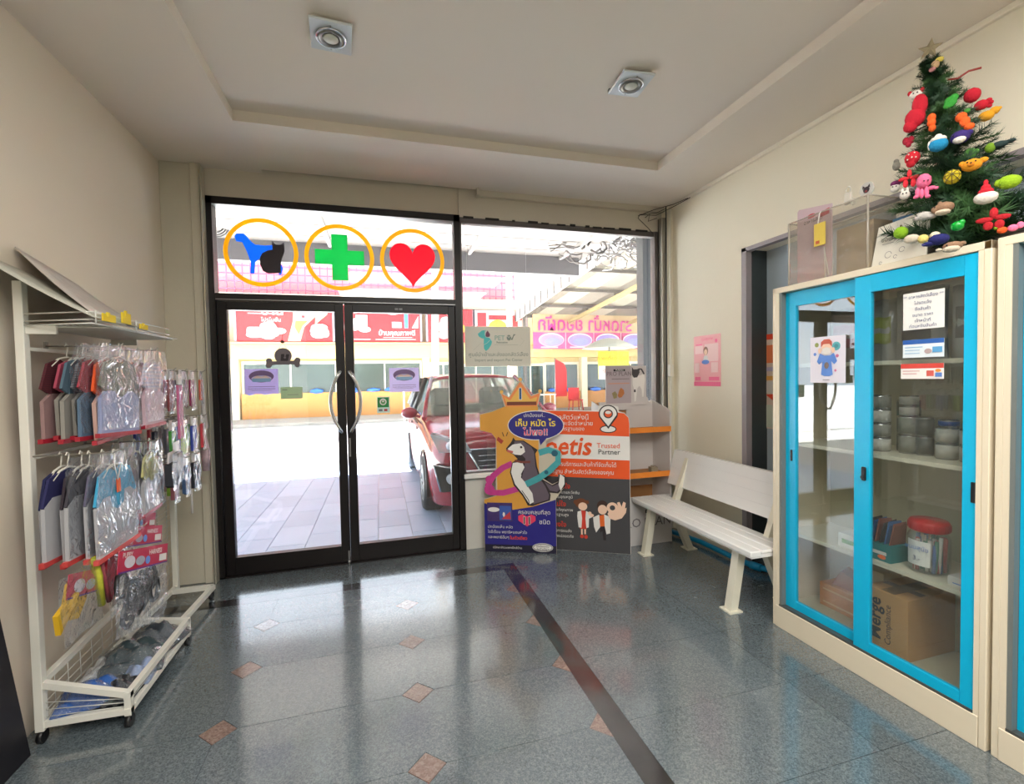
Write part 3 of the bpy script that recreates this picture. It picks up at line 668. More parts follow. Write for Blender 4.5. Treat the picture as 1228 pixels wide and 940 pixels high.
def ws(u, v): s_ = -1+2*u; return (s_*(.80-.19*v), 1.12+.84*v-.10*(1-s_*s_)*(1-v*.4), 1.10+.475*v+.03*math.sin(v*PI))
b.grid(10, 6, ws); part('windshield', b, CARGL, t)
b = MB()
for i in range(6): b.tube([(-.5+i*.2, 1.10+.5*.0, 1.12), (-.2+i*.12, 1.35, 1.25)], .006, 4) if i in (1, 4) else None
part('wiper', b, CARBLK, t)
b = MB(); b.box(-.66, .66, 1.6, 1.75, 1.0, 1.2, .02); part('dashboard', b, CARBLK, t)
for x in (-.38, .38): b = MB(); b.box(x-.22, x+.22, 2.3, 2.45, .9, 1.42, .06); part('front_seat', b, M((60, 58, 56), .8), t)
b = MB(); b.quad((-.74, 4.30, 1.12), (.74, 4.30, 1.12), (.58, 4.08, 1.55), (-.58, 4.08, 1.55)); part('rear_window', b, CARGL, t)
b = MB(); b.hexa([(-.36, -.03, .58), (.36, -.03, .58), (.36, .05, .58), (-.36, .05, .58), (-.46, -.03, .80), (.46, -.03, .80), (.46, .05, .80), (-.46, .05, .80)]); g = part('grille', b, M((40, 42, 48), .4, metal=.3), t)
b = MB(); b.tube([(-.47, -.035, .81), (-.35, -.04, .57), (.35, -.04, .57), (.47, -.035, .81)], .014, 6); b.tube([(-.47, -.035, .81), (.47, -.035, .81)], .010, 6)
for i in range(3): b.tube([(-.36, -.035, .63+i*.055), (.36, -.035, .63+i*.055)], .005, 5)
link('chrome_edge', b, CHROME, g)
b = MB(); b.box(-.40, .40, -.02, .05, .24, .38, .01); part('lower_intake', b, CARBLK, t)
b = MB(); b.box(-.17, .17, -.055, -.04, .42, .53, .003); part('number_plate', b, M((235, 235, 230), .4, var=0), t)
b = MB(); b.ball((0, -.05, .70), .04, (1, .3, 1), 2); part('badge', b, CHROME, t)

# a small scooter behind the car
t = thing('scooter', 'blue and white scooter parked beyond the car, half hidden', 'scooter', (1.62, 13.2, -.162))
for y in (-.5, .5):
    b = MB(); b.tube([(0, y+.22*math.cos(k*PI/8), .25+.22*math.sin(k*PI/8)) for k in range(16)], .05, 6, closed=True); part('wheel', b, RUB, t)
b = MB(); b.hexa([(-.12, -.45, .25), (.12, -.45, .25), (.14, .6, .35), (-.14, .6, .35), (-.10, -.4, .45), (.10, -.4, .45), (.14, .6, .7), (-.14, .6, .7)]); b.hexa([(-.15, -.42, .3), (.15, -.42, .3), (.15, -.34, .3), (-.15, -.34, .3), (-.1, -.3, .95), (.1, -.3, .95), (.1, -.2, .95), (-.1, -.2, .95)]); part('body', b, M((60, 110, 190), .3), t)
b = MB(); b.box(-.13, .13, 0, .65, .68, .78, .03); part('seat', b, BLACK, t)
b = MB(); b.tube([(-.33, -.2, 1.0), (0, -.25, .98), (.33, -.2, 1.0)], .02, 6); part('handlebar', b, BLACK, t)

# ================================================================ STICKERS AND NOTICES ON THE GLASS
FG = Fr((0, 3.768, 0), (1, 0, 0))
AMB = M((246, 165, 0), .5, var=0); DBLUE = M((0, 92, 235), .5, var=0); DCAT = M((34, 24, 34), .5, var=0); DGRN = M((0, 158, 60), .5, var=0); DRED = M((250, 0, 34), .5, var=0)
# stickers let daylight through: translucent film
def film(name, c, thru=.5):
    m, nt_ = _new(name); bs = nt_.nodes['Principled BSDF']; out = nt_.nodes['Material Output']
    bs.inputs['Base Color'].default_value = (*lin(c), 1); bs.inputs['Roughness'].default_value = .4
    tl = nt_.nodes.new('ShaderNodeBsdfTranslucent'); tl.inputs[0].default_value = (*lin(c), 1)
    mx = nt_.nodes.new('ShaderNodeMixShader'); mx.inputs[0].default_value = thru
    nt_.links.new(bs.outputs[0], mx.inputs[1]); nt_.links.new(tl.outputs[0], mx.inputs[2]); nt_.links.new(mx.outputs[0], out.inputs[0]); return m
AMB, DBLUE, DGRN, DRED = film('amber_film', (250, 170, 0)), film('blue_film', (0, 95, 245)), film('green_film', (0, 165, 65)), film('red_film', (255, 0, 35))
def annulus(b, f, cx, cy, r, w, k, n=48):
    A = [b.bm.verts.new(f.p(x, y, k)) for x, y in ell(cx, cy, r, n=n)]; B = [b.bm.verts.new(f.p(x, y, k)) for x, y in ell(cx, cy, r-w, n=n)]
    b._tag([b.bm.faces.new((A[i], A[(i+1) % n], B[(i+1) % n], B[i])) for i in range(n)])
def circ(name, label, cx, cy, r, shapes):
    t = thing(name, label, 'sticker', (cx, 3.767, cy-r), 0, 'round stickers on the transom glass')
    b = MB().mat(AMB); annulus(b, FG, cx, cy, r, .030, .0006); part('ring', b, None, t, world=True, recalc=False)
    for n, m, pts, k in shapes:
        b = MB(); flat(b, FG, [(m, [(cx+x, cy+y) for x, y in pts])], k0=k); part(n, b, None, t, world=True, recalc=False)
def cp(pts, cx, cy, s): return [((x-cx)*s, (cy-y)*s) for x, y in pts]
s_ = .246/173
dog = cp([(152, 315), (163, 300), (195, 299), (208, 312), (225, 335), (245, 352), (290, 354), (325, 350), (334, 372), (330, 400), (365, 450), (371, 465), (362, 500), (349, 500), (352, 470), (300, 430), (262, 422), (243, 440), (238, 498), (217, 498), (222, 440), (205, 385), (187, 343), (160, 340)], 273, 390, s_)
cat = cp([(322, 328), (340, 346), (361, 346), (379, 331), (381, 378), (372, 402), (364, 428), (360, 455), (360, 490), (300, 496), (277, 483), (264, 450), (265, 415), (277, 392), (303, 378), (324, 372)], 273, 390, s_)
circ('animal_sticker', 'round sticker with a blue dog and a black cat in an amber ring', -.795, 2.335, .246, [('dog_shape', DBLUE, dog, .0006), ('cat_shape', DCAT, cat, .0012)])
cr = [(-.057, -.172), (.057, -.172), (.057, -.055), (.175, -.055), (.175, .055), (.057, .055), (.057, .172), (-.057, .172), (-.057, .055), (-.175, .055), (-.175, -.055), (-.057, -.055)]
circ('cross_sticker', 'round sticker with a green cross in an amber ring', -.262, 2.327, .248, [('cross_shape', DGRN, cr, .0006)])
ht = [(0.176*math.sin(a)**3, .012*(13*math.cos(a)-5*math.cos(2*a)-2*math.cos(3*a)-math.cos(4*a))-.01) for a in [2*PI*i/48 for i in range(48)]]
circ('heart_sticker', 'round sticker with a red heart in an amber ring', .277, 2.33, .248, [('heart_shape', DRED, ht, .0006)])

def sheet(name, label, cat, f, a0, b0, a1, b1, mat, shapes=(), th=.0012, group=None, k=0.0):
    c = f.p((a0+a1)/2, b0, k); t = thing(name, label, cat, tuple(c), 0, group)
    b = MB(); b.mat(mat); pbox(b, f, a0, b0, a1, b1, k, k+th); part('paper', b, None, t, world=True)
    if shapes: b = MB(); flat(b, f, shapes, k0=k+th+.0005); part('print', b, None, t, world=True, recalc=False)
    return t
LILAC = film('lilac_paper', (220, 210, 248), .5); MAUVE = M((120, 96, 138), .6, var=0); LBL = M((140, 178, 214), .6, var=0)
for a0, who in ((-.935, 'left'), (.075, 'right')):
    w, h_ = (.222, .182) if a0 < 0 else (.228, .188); b0 = 1.312 if a0 < 0 else 1.302
    cx = a0+w/2; cy = b0+h_*.68
    sh = [(MAUVE, ell(cx, cy+.004, w*.37, h_*.24)), (LILAC, ell(cx, cy-.012, w*.30, h_*.13)), (M((232, 205, 200), .6, var=0), [(cx-.06, cy-.01), (cx-.03, cy+.01), (cx, cy+.002), (cx+.03, cy+.01), (cx+.06, cy-.01)]),
          (LBL, rrect(cx-.062, cy-.036, cx+.062, cy-.01, .01)), (MAUVE, rect(cx-w*.4, b0+.052, cx+w*.4, b0+.055)), (MAUVE, rect(cx-w*.3, b0+.025, cx+w*.3, b0+.027))]
    t = sheet('mask_notice', 'lilac notice with a masked face drawing on the %s door pane' % who, 'notice', FG, a0, b0, a0+w, b0+h_, LILAC, sh)
    text(t, FG, 'กรุณาสวมหน้ากากอนามัย', cx, b0+.038, .018, MAUVE)
sheet('blank_notice', 'small blank greenish card low beside the lilac notice on the left door', 'notice', FG, -.70, 1.272, -.552, 1.358, film('pale_green_card', (190, 208, 178), .45), [(GREY, rect(-.69, 1.335, -.655, 1.34)), (GREY, rect(-.655, 1.30, -.58, 1.303))])
t = sheet('green_sticker', 'green square sticker with a white round emblem beside the right door handle', 'sticker', FG, -.022, 1.142, .073, 1.268, film('pale_card', (214, 232, 226), .5),
      [(M((20, 130, 60), .5, var=0), rect(-.018, 1.185, .066, 1.262)), (WLINE, ell(.024, 1.228, .026)), (M((90, 150, 90), .5, var=0), ell(.024, 1.226, .017)), (WLINE, ell(.024, 1.232, .007)), (GREY, rect(-.01, 1.155, .018, 1.172)), (M((190, 60, 60), .5, var=0), rect(.03, 1.155, .055, 1.172))])
# hanging bone sign
t = thing('bone_sign', 'grey disc and bone sign hanging on a string inside the left door', 'sign', (-.672, 3.75, 1.52))
SG = M((112, 104, 110), .6, var=.05)
f = Fr((0, 3.752, 0), (1, 0, 0))
b = MB(); b.prism([f.p(x, y) for x, y in ell(-.672, 1.588, .058, n=28)], f.n*.006); part('disc', b, SG, t, world=True)
bone = [(-.73, 1.528)]+ell(-.755, 1.518, .018, n=10, a0=300, a1=90)[:0]
bn = []
for cx, cy, a0, a1 in ((-.765, 1.552, 20, 200), (-.768, 1.518, 160, 340), (-.578, 1.522, 200, 380), (-.575, 1.556, -20, 160)):
    bn.append(ell(cx, cy, .02, n=10, a0=a0, a1=a1))
out = bn[0]+bn[1]+[(-.745, 1.522), (-.6, 1.524)]+bn[2]+bn[3]+[(-.6, 1.55), (-.745, 1.547)]
b = MB(); b.prism([f.p(x, y, .006) for x, y in out], f.n*.005); part('bone', b, SG, t, world=True)
b = MB(); b.tube([f.p(-.70, 1.635, .003), f.p(-.673, 1.69, .003), f.p(-.645, 1.635, .003)], .0012, 4); part('string', b, BLACK, t, world=True)
b = MB(); b.cyl(f.p(-.673, 1.69, -.004), f.p(-.673, 1.69, .012), .013); b.tube([f.p(-.673, 1.75, .002), f.p(-.673, 1.69, .002)], .002, 4); part('suction_hook', b, M((90, 50, 40), .5), t, world=True)
b = MB(); flat(b, f, [(DCAT, [(-.69, 1.55), (-.685, 1.60), (-.665, 1.602), (-.66, 1.57), (-.65, 1.60), (-.63, 1.598), (-.64, 1.55)]), (SG, ell(-.66, 1.575, .008))], k0=.0066); part('print', b, None, t, world=True, recalc=False)

# clinic sign in the side window
SIGNB = film('sign_board', (224, 222, 212), .45); TEAL = M((80, 190, 190), .5, var=0); PLUM = M((110, 60, 85), .5, var=0); SGREY = M((130, 142, 132), .5, var=0)
t = thing('clinic_sign', 'pale green sign with a teal dog logo hung in the side window', 'sign', (.95, 3.74, 1.494))
f = Fr((0, 3.742, 0), (1, 0, 0))
b = MB(); b.mat(SIGNB); pbox(b, f, .672, 1.494, 1.229, 1.820, 0, .004); part('board', b, None, t, world=True)
def K(pts): return [(.672+(x-95)/(1075-95)*.557, 1.82-(y-150)/(735-150)*.326) for x, y in pts]
SLN = M((206, 206, 194), .5, var=0)
b = MB(); flat(b, f, [(TEAL, K([(283, 262), (345, 212), (405, 205), (385, 262), (400, 310), (455, 318), (492, 375), (480, 420), (440, 480), (400, 512), (372, 480), (368, 400), (372, 330), (340, 325), (300, 300)])),
    (PLUM, K([(428, 210), (465, 268), (458, 300), (425, 308), (397, 298), (402, 250)])), (SIGNB, K(stroke([(372, 420), (420, 392), (462, 352)], 5))), (SIGNB, K(stroke([(392, 205), (388, 265), (400, 305), (440, 315)], 5))),
    (SGREY, K(ell(745, 315, 35, 42, 18))), (SIGNB, K(stroke([(715, 290), (745, 310), (775, 285)], 8))), (SGREY, K([(775, 340), (800, 300), (815, 262), (850, 265), (820, 290), (800, 345), (785, 350)])), (SGREY, K(rect(525, 418, 880, 421))),
    (SLN, K(stroke([(215, 500), (330, 395), (380, 420)], 6))), (SLN, K(stroke([(905, 440), (975, 360), (925, 315)], 6)))], k0=.0046)
part('logo', b, None, t, world=True, recalc=False)
def kx(x): return .672+(x-95)/(1075-95)*.557
def ky(y): return 1.82-(y-150)/(735-150)*.326
text(t, f, 'PET', kx(605), ky(322), .055, M((120, 175, 165), .5, var=0), k=.006); text(t, f, 'Relocation', kx(640), ky(385), .022, SGREY, k=.006, bold=.0006)
text(t, f, 'ศูนย์นำเข้าและส่งออกสัตว์เลี้ยง', kx(590), ky(565), .042, SGREY, k=.006); text(t, f, 'Import and export Pet Center', kx(590), ky(645), .033, SGREY, k=.006)
b = MB(); b.tube([f.p(.70, 1.82, .002), f.p(.70, 2.64, .002)], .0008, 4); b.tube([f.p(1.2, 1.82, .002), f.p(1.2, 2.64, .002)], .0008, 4); part('string', b, M((200, 200, 195), .5), t, world=True)

# pink care poster on the right wall
FRW = Fr((2.559, 0, 0), (0, -1, 0))
PK = M((244, 178, 182), .6, var=.03); PK2 = M((240, 110, 150), .6, var=0); PK3 = M((250, 214, 212), .6, var=0); SKIN = M((242, 205, 180), .6, var=0); HAIRB = M((120, 80, 66), .6, var=0); BLU2 = M((96, 140, 215), .6, var=0)
t = sheet('pink_poster', 'pink poster with a small seated girl drawing on the right wall', 'poster', FRW, -3.375, 1.30, -3.055, 1.712, PK,
   [(PK3, rect(-3.36, 1.565, -3.26, 1.63)), (PK2, rect(-3.35, 1.635, -3.27, 1.645)), (PK3, rect(-3.24, 1.50, -3.08, 1.64)), (PK2, rect(-3.375, 1.30, -3.055, 1.335)), (PK2, rect(-3.36, 1.345, -3.29, 1.375)), (PK2, rect(-3.19, 1.345, -3.07, 1.375)),
    (HAIRB, ell(-3.225, 1.585, .028, .035)), (SKIN, ell(-3.225, 1.575, .02, .024)), (WLINE, [(-3.26, 1.50), (-3.245, 1.545), (-3.205, 1.545), (-3.19, 1.50)]), (BLU2, ell(-3.228, 1.495, .045, .018)), (PK3, rect(-3.16, 1.41, -3.08, 1.49)), (PK3, rect(-3.36, 1.41, -3.3, 1.49)), (PK2, ell(-3.10, 1.66, .015))])
text(t, FRW, 'ดูแลสุขภาพ', -3.21, 1.68, .03, PK2)
# orange notice inside the recess
FRR = Fr((2.738, 0, 0), (0, -1, 0))
ONG = M((245, 140, 90), .6, var=0); OPL = M((235, 215, 200), .6, var=.05, vscale=20); ORD = M((240, 80, 50), .6, var=0)
t = sheet('orange_notice', 'tall orange and white notice strip in the grey recess beside the cabinet', 'poster', FRR, -2.86+.02, .99, -2.60, 1.68, OPL,
   [(ORD, rect(-2.84, 1.64, -2.60, 1.68)), (ONG, rect(-2.84, 1.47, -2.60, 1.60)), (M((200, 190, 215), .6, var=0), rect(-2.83, 1.41, -2.60, 1.44)), (M((240, 180, 90), .6, var=0), rect(-2.84, 1.345, -2.60, 1.375)),
    (WLINE, rect(-2.82, 1.25, -2.60, 1.335)), (ORD, [(-2.80, 1.24), (-2.60, 1.25), (-2.60, 1.17), (-2.70, 1.18)]), (M((215, 222, 205), .6, var=.1), rect(-2.80, 1.0, -2.60, 1.165))])

# ================================================================ STANDEES AND DISPLAY
NAVY = M((38, 34, 128), .35, var=.05); NAVD = M((22, 20, 48), .35, var=0); GOLD = M((222, 160, 66), .35, var=.12, vscale=3); GOLDL = M((236, 186, 92), .35, var=0); YEL = M((248, 220, 70), .5, var=0); PINKR = M((232, 60, 100), .5, var=0)
d1 = Vector((.523, -.232, 0)).normalized(); f = Fr((.787, 3.653, 0), d1)
def T(pts): return [((x-51.3)/637, (910.6-y)/637) for x, y in pts]
t = thing('number_standee', 'gold number one cardboard standee with a husky dog drawing, left of the orange one', 'standee', (1.05, 3.54, 0))
sil = [(50, 915), (50, 640), (112, 620), (118, 330), (95, 300), (36, 287), (36, 205), (100, 190), (165, 166), (146, 95), (188, 118), (238, 40), (248, 22), (258, 40), (302, 112), (352, 92), (333, 166), (336, 196), (390, 196), (440, 222), (462, 262), (440, 300), (395, 325), (372, 345), (375, 372), (430, 378), (452, 410), (436, 458), (380, 505), (352, 530), (400, 560), (432, 545), (430, 512), (462, 512), (468, 560), (440, 600), (418, 632), (418, 915)]
b = MB(); b.prism([f.p(x, y, -.012) for x, y in T(sil)], f.n*.012); part('board', b, M((200, 190, 170), .6), t, world=True)
HGREY = M((98, 86, 98), .5, var=.04); HWH = M((232, 230, 226), .5, var=0); OUTL = M((40, 32, 36), .5, var=0); TEALT = M((70, 165, 172), .4, var=.15, vscale=25); MAGT = M((196, 60, 140), .4, var=.15, vscale=25)
sh = [(GOLD, T([(38, 285), (38, 207), (102, 192), (165, 166), (335, 166), (335, 690), (52, 690), (52, 642), (120, 620), (120, 330), (96, 300)])),
      (M((236, 140, 80), .5, var=0), T([(172, 166), (150, 100), (190, 122), (248, 40), (302, 116), (348, 98), (330, 166)])), (GOLDL, T([(180, 158), (165, 118), (195, 135), (248, 62), (296, 130), (333, 118), (322, 158)])),
      (M((120, 60, 40), .5, var=0), T(rrect(178, 160, 328, 142, 0.1))), (GOLDL, T(ell(248, 30, 9))), (GOLDL, T(ell(152, 92, 9))), (GOLDL, T(ell(347, 90, 9))),
      (NAVY, T([(51, 914), (51, 660), (120, 684), (200, 692), (300, 674), (417, 636), (417, 914)])), (NAVD, T(rect(51, 914, 417, 872))),
      (MAGT, T(stroke([(200, 455), (150, 478), (100, 520), (72, 570), (85, 605), (150, 606), (200, 592), (262, 572)], 30))), (MAGT, T(ell(80, 590, 27))), (MAGT, T(ell(80, 538, 20))),
      (OUTL, T([(170, 378), (198, 345), (208, 322), (218, 338), (260, 338), (300, 365), (330, 385), (318, 405), (326, 470), (342, 520), (374, 566), (392, 612), (388, 640), (300, 670), (276, 668), (250, 620), (205, 565), (187, 500), (200, 450), (228, 432), (205, 408), (172, 392)])),
      (HGREY, T([(200, 350), (216, 342), (258, 343), (298, 370), (312, 395), (318, 470), (334, 522), (366, 570), (384, 612), (380, 636), (305, 660), (285, 600), (245, 540), (262, 470), (268, 430), (240, 400), (200, 375)])),
      (HWH, T([(203, 452), (250, 446), (262, 474), (238, 520), (262, 548), (300, 606), (306, 650), (284, 662), (254, 612), (212, 560), (193, 500)])),
      (HWH, T([(178, 380), (205, 358), (245, 352), (262, 372), (266, 396), (246, 412), (215, 410), (190, 398)])), (OUTL, T(ell(247, 372, 6))), (M((196, 96, 92), .5, var=0), T([(172, 384), (206, 392), (204, 402), (178, 398)])), (OUTL, T(ell(204, 350, 9))),
      (M((120, 60, 50), .5, var=0), T(stroke([(213, 440), (245, 448), (292, 446)], 11))), (HWH, T([(228, 500), (246, 512), (240, 540), (222, 552), (208, 540), (214, 518)])), (OUTL, T(stroke([(246, 592), (280, 640), (284, 664)], 4))),
      (OUTL, T([(352, 534), (400, 562), (430, 546), (432, 508), (466, 514), (468, 562), (430, 604), (384, 600)])), (HGREY, T([(362, 546), (402, 568), (436, 552), (440, 518), (460, 524), (460, 560), (424, 596), (388, 590)])), (HWH, T([(440, 505), (462, 522), (462, 556), (442, 590), (432, 560)])),
      (TEALT, T(stroke([(336, 400), (385, 385), (432, 402), (432, 446), (385, 492), (330, 530), (268, 560)], 32))), (M((30, 90, 110), .5, var=0), T(ell(415, 402, 16))), (M((30, 90, 110), .5, var=0), T(ell(372, 498, 10))),
      (M((170, 60, 50), .5, var=0), T([(130, 318), (158, 340), (146, 356), (122, 336)])), (OUTL, T(stroke([(160, 318), (152, 296)], 4))), (OUTL, T(stroke([(172, 316), (180, 296)], 4))),
      (HWH, T(ell(322, 262, 142, 75, 36))), (NAVY, T(ell(322, 262, 138, 71, 36))), (NAVY, T([(335, 318), (395, 305), (345, 362)])),
      (M((70, 50, 110), .4, var=.2, vscale=30), T(rect(66, 752, 196, 656))), (M((60, 90, 170), .4, var=0), T(rect(130, 745, 190, 672))), (HWH, T(ell(100, 692, 30, 12))), (M((190, 60, 70), .4, var=0), T([(140, 740), (185, 700), (188, 740)])), (HWH, T(ell(152, 716, 6, 12))),
      (PINKR, T([(270, 775), (226, 745), (226, 722), (248, 712), (270, 724), (292, 712), (314, 722), (314, 745)])), (HWH, T(ell(348, 880, 52, 22))), (NAVD, T(ell(348, 880, 49, 19))), (HWH, T(ell(348, 880, 46, 16)))]
b = MB(); flat(b, f, sh, k0=.0006, dk=.00012); part('print', b, None, t, world=True, recalc=False)
def tx(x, y): return ((x-51.3)/637, (910.6-y)/637)
def TT(s, x, y, size, m, **k): a, c = tx(x, y); text(t, f, s, a, c, size/637, m, **{'k': .0085, **k})
BLUN = M((20, 80, 130), .5, var=0)
TT('1', 248, 105, 78, HWH, bold=.006); TT('1', 248, 105, 78, BLUN, bold=.002, k=.0092);
TT('ปกป้องแค่..', 316, 212, 24, HWH); TT('เห็บ หมัด ไร', 320, 252, 44, YEL, bold=.0012); TT('ไม่พอ!!', 322, 297, 46, HWH, bold=.0026); TT('ไม่พอ!!', 322, 297, 46, PINKR, bold=.0006, k=.0092)
TT('ครอบคลุมที่สุด', 308, 702, 28, HWH); TT('11', 270, 746, 52, HWH, bold=.004); TT('11', 270, 746, 52, OUTL, bold=.0012, k=.0092); TT('ชนิด', 360, 750, 32, HWH)
for s, y in (('ปกป้องเห็บ หมัด', 780), ('ไรขี้เรื้อน พยาธิหนอนหัวใจ', 806)): TT(s, 68, y, 20, HWH, align='LEFT')
TT('และพยาธิอื่นๆ', 68, 833, 20, HWH, align='LEFT'); TT('ในตัวเดียว', 182, 835, 22, ORD, align='LEFT', bold=.0008)
TT('ปรึกษาสัตวแพทย์ใกล้บ้าน', 168, 886, 15, HWH); TT('ปกป้องครบ', 348, 874, 14, NAVD); TT('ในตัวเดียว', 348, 889, 15, NAVD)
b = MB(); b.prism([(.95, 3.62, 0), (1.15, 3.53, 0), (1.12, 3.72, 0)], (0, 0, .012)); b.prism([(1.05, 3.56, 0), (1.058, 3.575, 0), (1.12, 3.72, 0), (1.11, 3.72, 0)], (0, 0, .5)); part('back_strut', b, M((190, 170, 130), .7), t, world=True)

ORGS = M((232, 86, 30), .4, var=.03); DKG = M((66, 66, 70), .4, var=.03)
d2 = Vector((.49, -.272, 0)).normalized(); f = Fr((1.34, 3.505, 0), d2)
def T2(pts): return [((x-419)/624, (904-y)/650) for x, y in pts]
t = thing('orange_standee', 'orange, white and charcoal cardboard standee with a map pin, behind the gold one', 'standee', (1.5, 3.41, 0))
b = MB(); b.prism([f.p(x, y, -.014) for x, y in T2([(290, 903), (290, 168), (634, 172), (638, 150), (685, 140), (733, 152), (735, 176), (762, 184), (782, 206), (786, 240), (786, 903)])], f.n*.014); part('board', b, M((225, 222, 216), .5), t, world=True)
sh = [(ORGS, T2([(292, 290), (292, 170), (700, 178), (760, 186), (780, 208), (784, 240), (784, 303)])), (HWH, T2([(292, 420), (292, 290), (784, 303), (784, 425)])), (ORGS, T2([(292, 515), (292, 418), (784, 424), (784, 520)])), (DKG, T2([(292, 902), (292, 515), (784, 520), (784, 902)]))]
pin = [(685-46*math.cos(R(a)), 188-46*math.sin(R(a))) for a in range(-25, 206, 15)]+[(685, 265)]
pin2 = [(685-40*math.cos(R(a)), 188-40*math.sin(R(a))) for a in range(-22, 203, 15)]+[(685, 252)]
sh += [(OUTL, T2(ell(684, 266, 40, 20))), (HWH, T2(ell(684, 266, 35, 15))), (OUTL, T2(pin)), (HWH, T2(pin2)), (OUTL, T2(ell(685, 188, 23))), (ORGS, T2(ell(685, 188, 17))), (HWH, T2(ell(685, 181, 14, 8)))]
# two clinic staff drawings and an OK hand
HR = M((112, 62, 34), .5, var=0); HRD = M((60, 34, 26), .5, var=0); REDD = M((206, 60, 44), .5, var=0); ORT = M((226, 104, 40), .5, var=0)
sh += [(HR, T2(ell(548, 652, 30, 26))), (HR, T2(ell(522, 646, 12))), (HR, T2(ell(577, 645, 10))), (SKIN, T2(ell(556, 668, 22, 21))), (REDD, T2([(545, 690), (570, 690), (574, 785), (540, 785)])), (SKIN, T2(rect(546, 786, 554, 815))), (SKIN, T2(rect(562, 786, 570, 812))),
       (HWH, T2([(530, 696), (548, 690), (552, 730), (548, 780), (534, 778), (528, 720)])), (HWH, T2([(572, 690), (590, 700), (604, 720), (586, 730), (584, 776), (572, 780), (568, 730)])), (SKIN, T2(ell(590, 702, 9))), (REDD, T2(ell(550, 824, 9, 10))), (REDD, T2(ell(570, 826, 9, 10))),
       (HRD, T2(ell(652, 660, 26, 28))), (SKIN, T2(ell(652, 680, 22, 25))), (ORT, T2([(635, 712), (660, 706), (664, 765), (638, 768)])), (OUTL, T2([(638, 768), (664, 765), (668, 838), (655, 838), (650, 790), (640, 800)])), (HWH, T2([(606, 722), (636, 706), (640, 770), (620, 800), (610, 770)])), (HWH, T2([(660, 704), (690, 716), (688, 800), (670, 806), (662, 766)])), (SKIN, T2(ell(600, 712, 10, 8))),
       (SKIN, T2([(676, 700), (690, 676), (712, 690), (728, 665), (722, 640), (734, 636), (744, 660), (752, 634), (764, 640), (760, 668), (768, 664), (764, 690), (744, 720), (712, 732), (686, 724)])), (SKIN, T2(ell(700, 668, 28))), (DKG, T2(ell(700, 668, 13)))]
b = MB(); flat(b, f, sh, k0=.0006, dk=.00012); part('print', b, None, t, world=True, recalc=False)
def T3(s, x, y, size, m, **k): text(t, f, s, (x-419)/624, (904-y)/650, size/640, m, k=.0065, **k)
T3('โรงพยาบาลสัตว์แห่งนี้', 592, 207, 34, HWH, align='RIGHT'); T3('ได้รับคัดเลือกและจัดจำหน่าย', 612, 238, 30, HWH, align='RIGHT'); T3('ได้มาตรฐานของ', 570, 266, 27, HWH, align='RIGHT')
T3('zoetis', 600, 358, 132, ORGS, align='RIGHT', bold=.004, shear=.2, wide=.93); T3('Trusted', 684, 351, 36, ORGS); T3('Partner', 687, 383, 36, OUTL)
T3('อุ่นใจได้กับการบริการและสินค้าที่จัดเก็บได้', 722, 450, 30, HWH, align='RIGHT', wide=.85); T3('มาตรฐาน สำหรับสัตว์เลี้ยงของคุณ', 710, 489, 29, HWH, align='RIGHT', wide=.9)
for s, y in (('มั่นใจ', 566), ('แน่ใจ', 660), ('วางใจ', 768)): T3(s, 496 if y < 600 else 474, y, 34, REDD, align='RIGHT', bold=.001)
for s, x, y in (('เก็บรักษายาและวัคซีน', 542, 598), ('ในอุณหภูมิ', 508, 622), ('สินค้าของแท้คุณภาพ', 508, 690), ('มาตรฐานสูง', 486, 716), ('มีบริการขนส่ง', 500, 800), ('ถึงมืออย่างปลอดภัย', 510, 828)): T3(s, x, y, 20, HWH, align='RIGHT')
b = MB(); b.prism([(1.45, 3.47, 0), (1.462, 3.48, 0), (1.58, 3.66, 0), (1.565, 3.66, 0)], (0, 0, .55)); part('back_strut', b, M((200, 196, 186), .7), t, world=True)

# cardboard shelf display
CARD = M((206, 202, 200), .5, var=.04); BROWN = M((172, 122, 74), .7, var=.06); EDGE = M((226, 132, 44), .5, var=.1, vscale=12)
t = thing('cardboard_display', 'white cardboard shelf display with orange shelf edges behind the orange standee', 'display stand', (2.0, 3.5, 0))
b = MB(); b.prism([(2.315, 3.37, 0), (2.315, 3.37, 1.08), (2.315, 3.42, 1.12), (2.315, 3.655, 1.18), (2.315, 3.655, 0)], (.012, 0, 0)); part('side_panel', b, CARD, t, world=True)
b = MB(); b.prism([(1.74, 3.37, 0), (1.74, 3.37, 1.08), (1.74, 3.42, 1.12), (1.74, 3.655, 1.18), (1.74, 3.655, 0)], (.012, 0, 0)); part('side_panel', b, CARD, t, world=True)
b = MB(); b.box(1.752, 2.315, 3.64, 3.655, 0, 1.17); part('back_panel', b, BROWN, t, world=True)
b = MB(); b.box(2.06, 2.315, 3.628, 3.64, .43, 1.17); part('liner', b, CARD, t, world=True)
b = MB(); b.box(1.752, 2.315, 3.375, 3.39, 0, .40); fp = part('base_panel', b, CARD, t, world=True)
b = MB(); b.box(1.80, 2.10, 3.62, 3.66, 1.10, 1.17); part('neck', b, CARD, t, world=True)
for z in (.565, .935):
    b = MB(); b.box(1.752, 2.315, 3.375, 3.64, z, z+.008); s = part('shelf', b, BROWN, t, world=True)
    b = MB(); b.box(1.745, 2.322, 3.362, 3.374, z-.008, z+.036); link('edge_strip', b, EDGE, s, off=Vector(t.location)+Vector(s.location))
f2 = Fr((0, 3.618, 0), (1, 0, 0))
b = MB(); b.mat(CARD); b.prism([f2.p(x, z, -.01) for x, z in ((1.86, 1.14), (2.27, 1.14), (2.27, 1.19), (2.25, 1.21), (2.25, 1.48), (1.86, 1.485))], f2.n*.01); part('header', b, None, t, world=True)
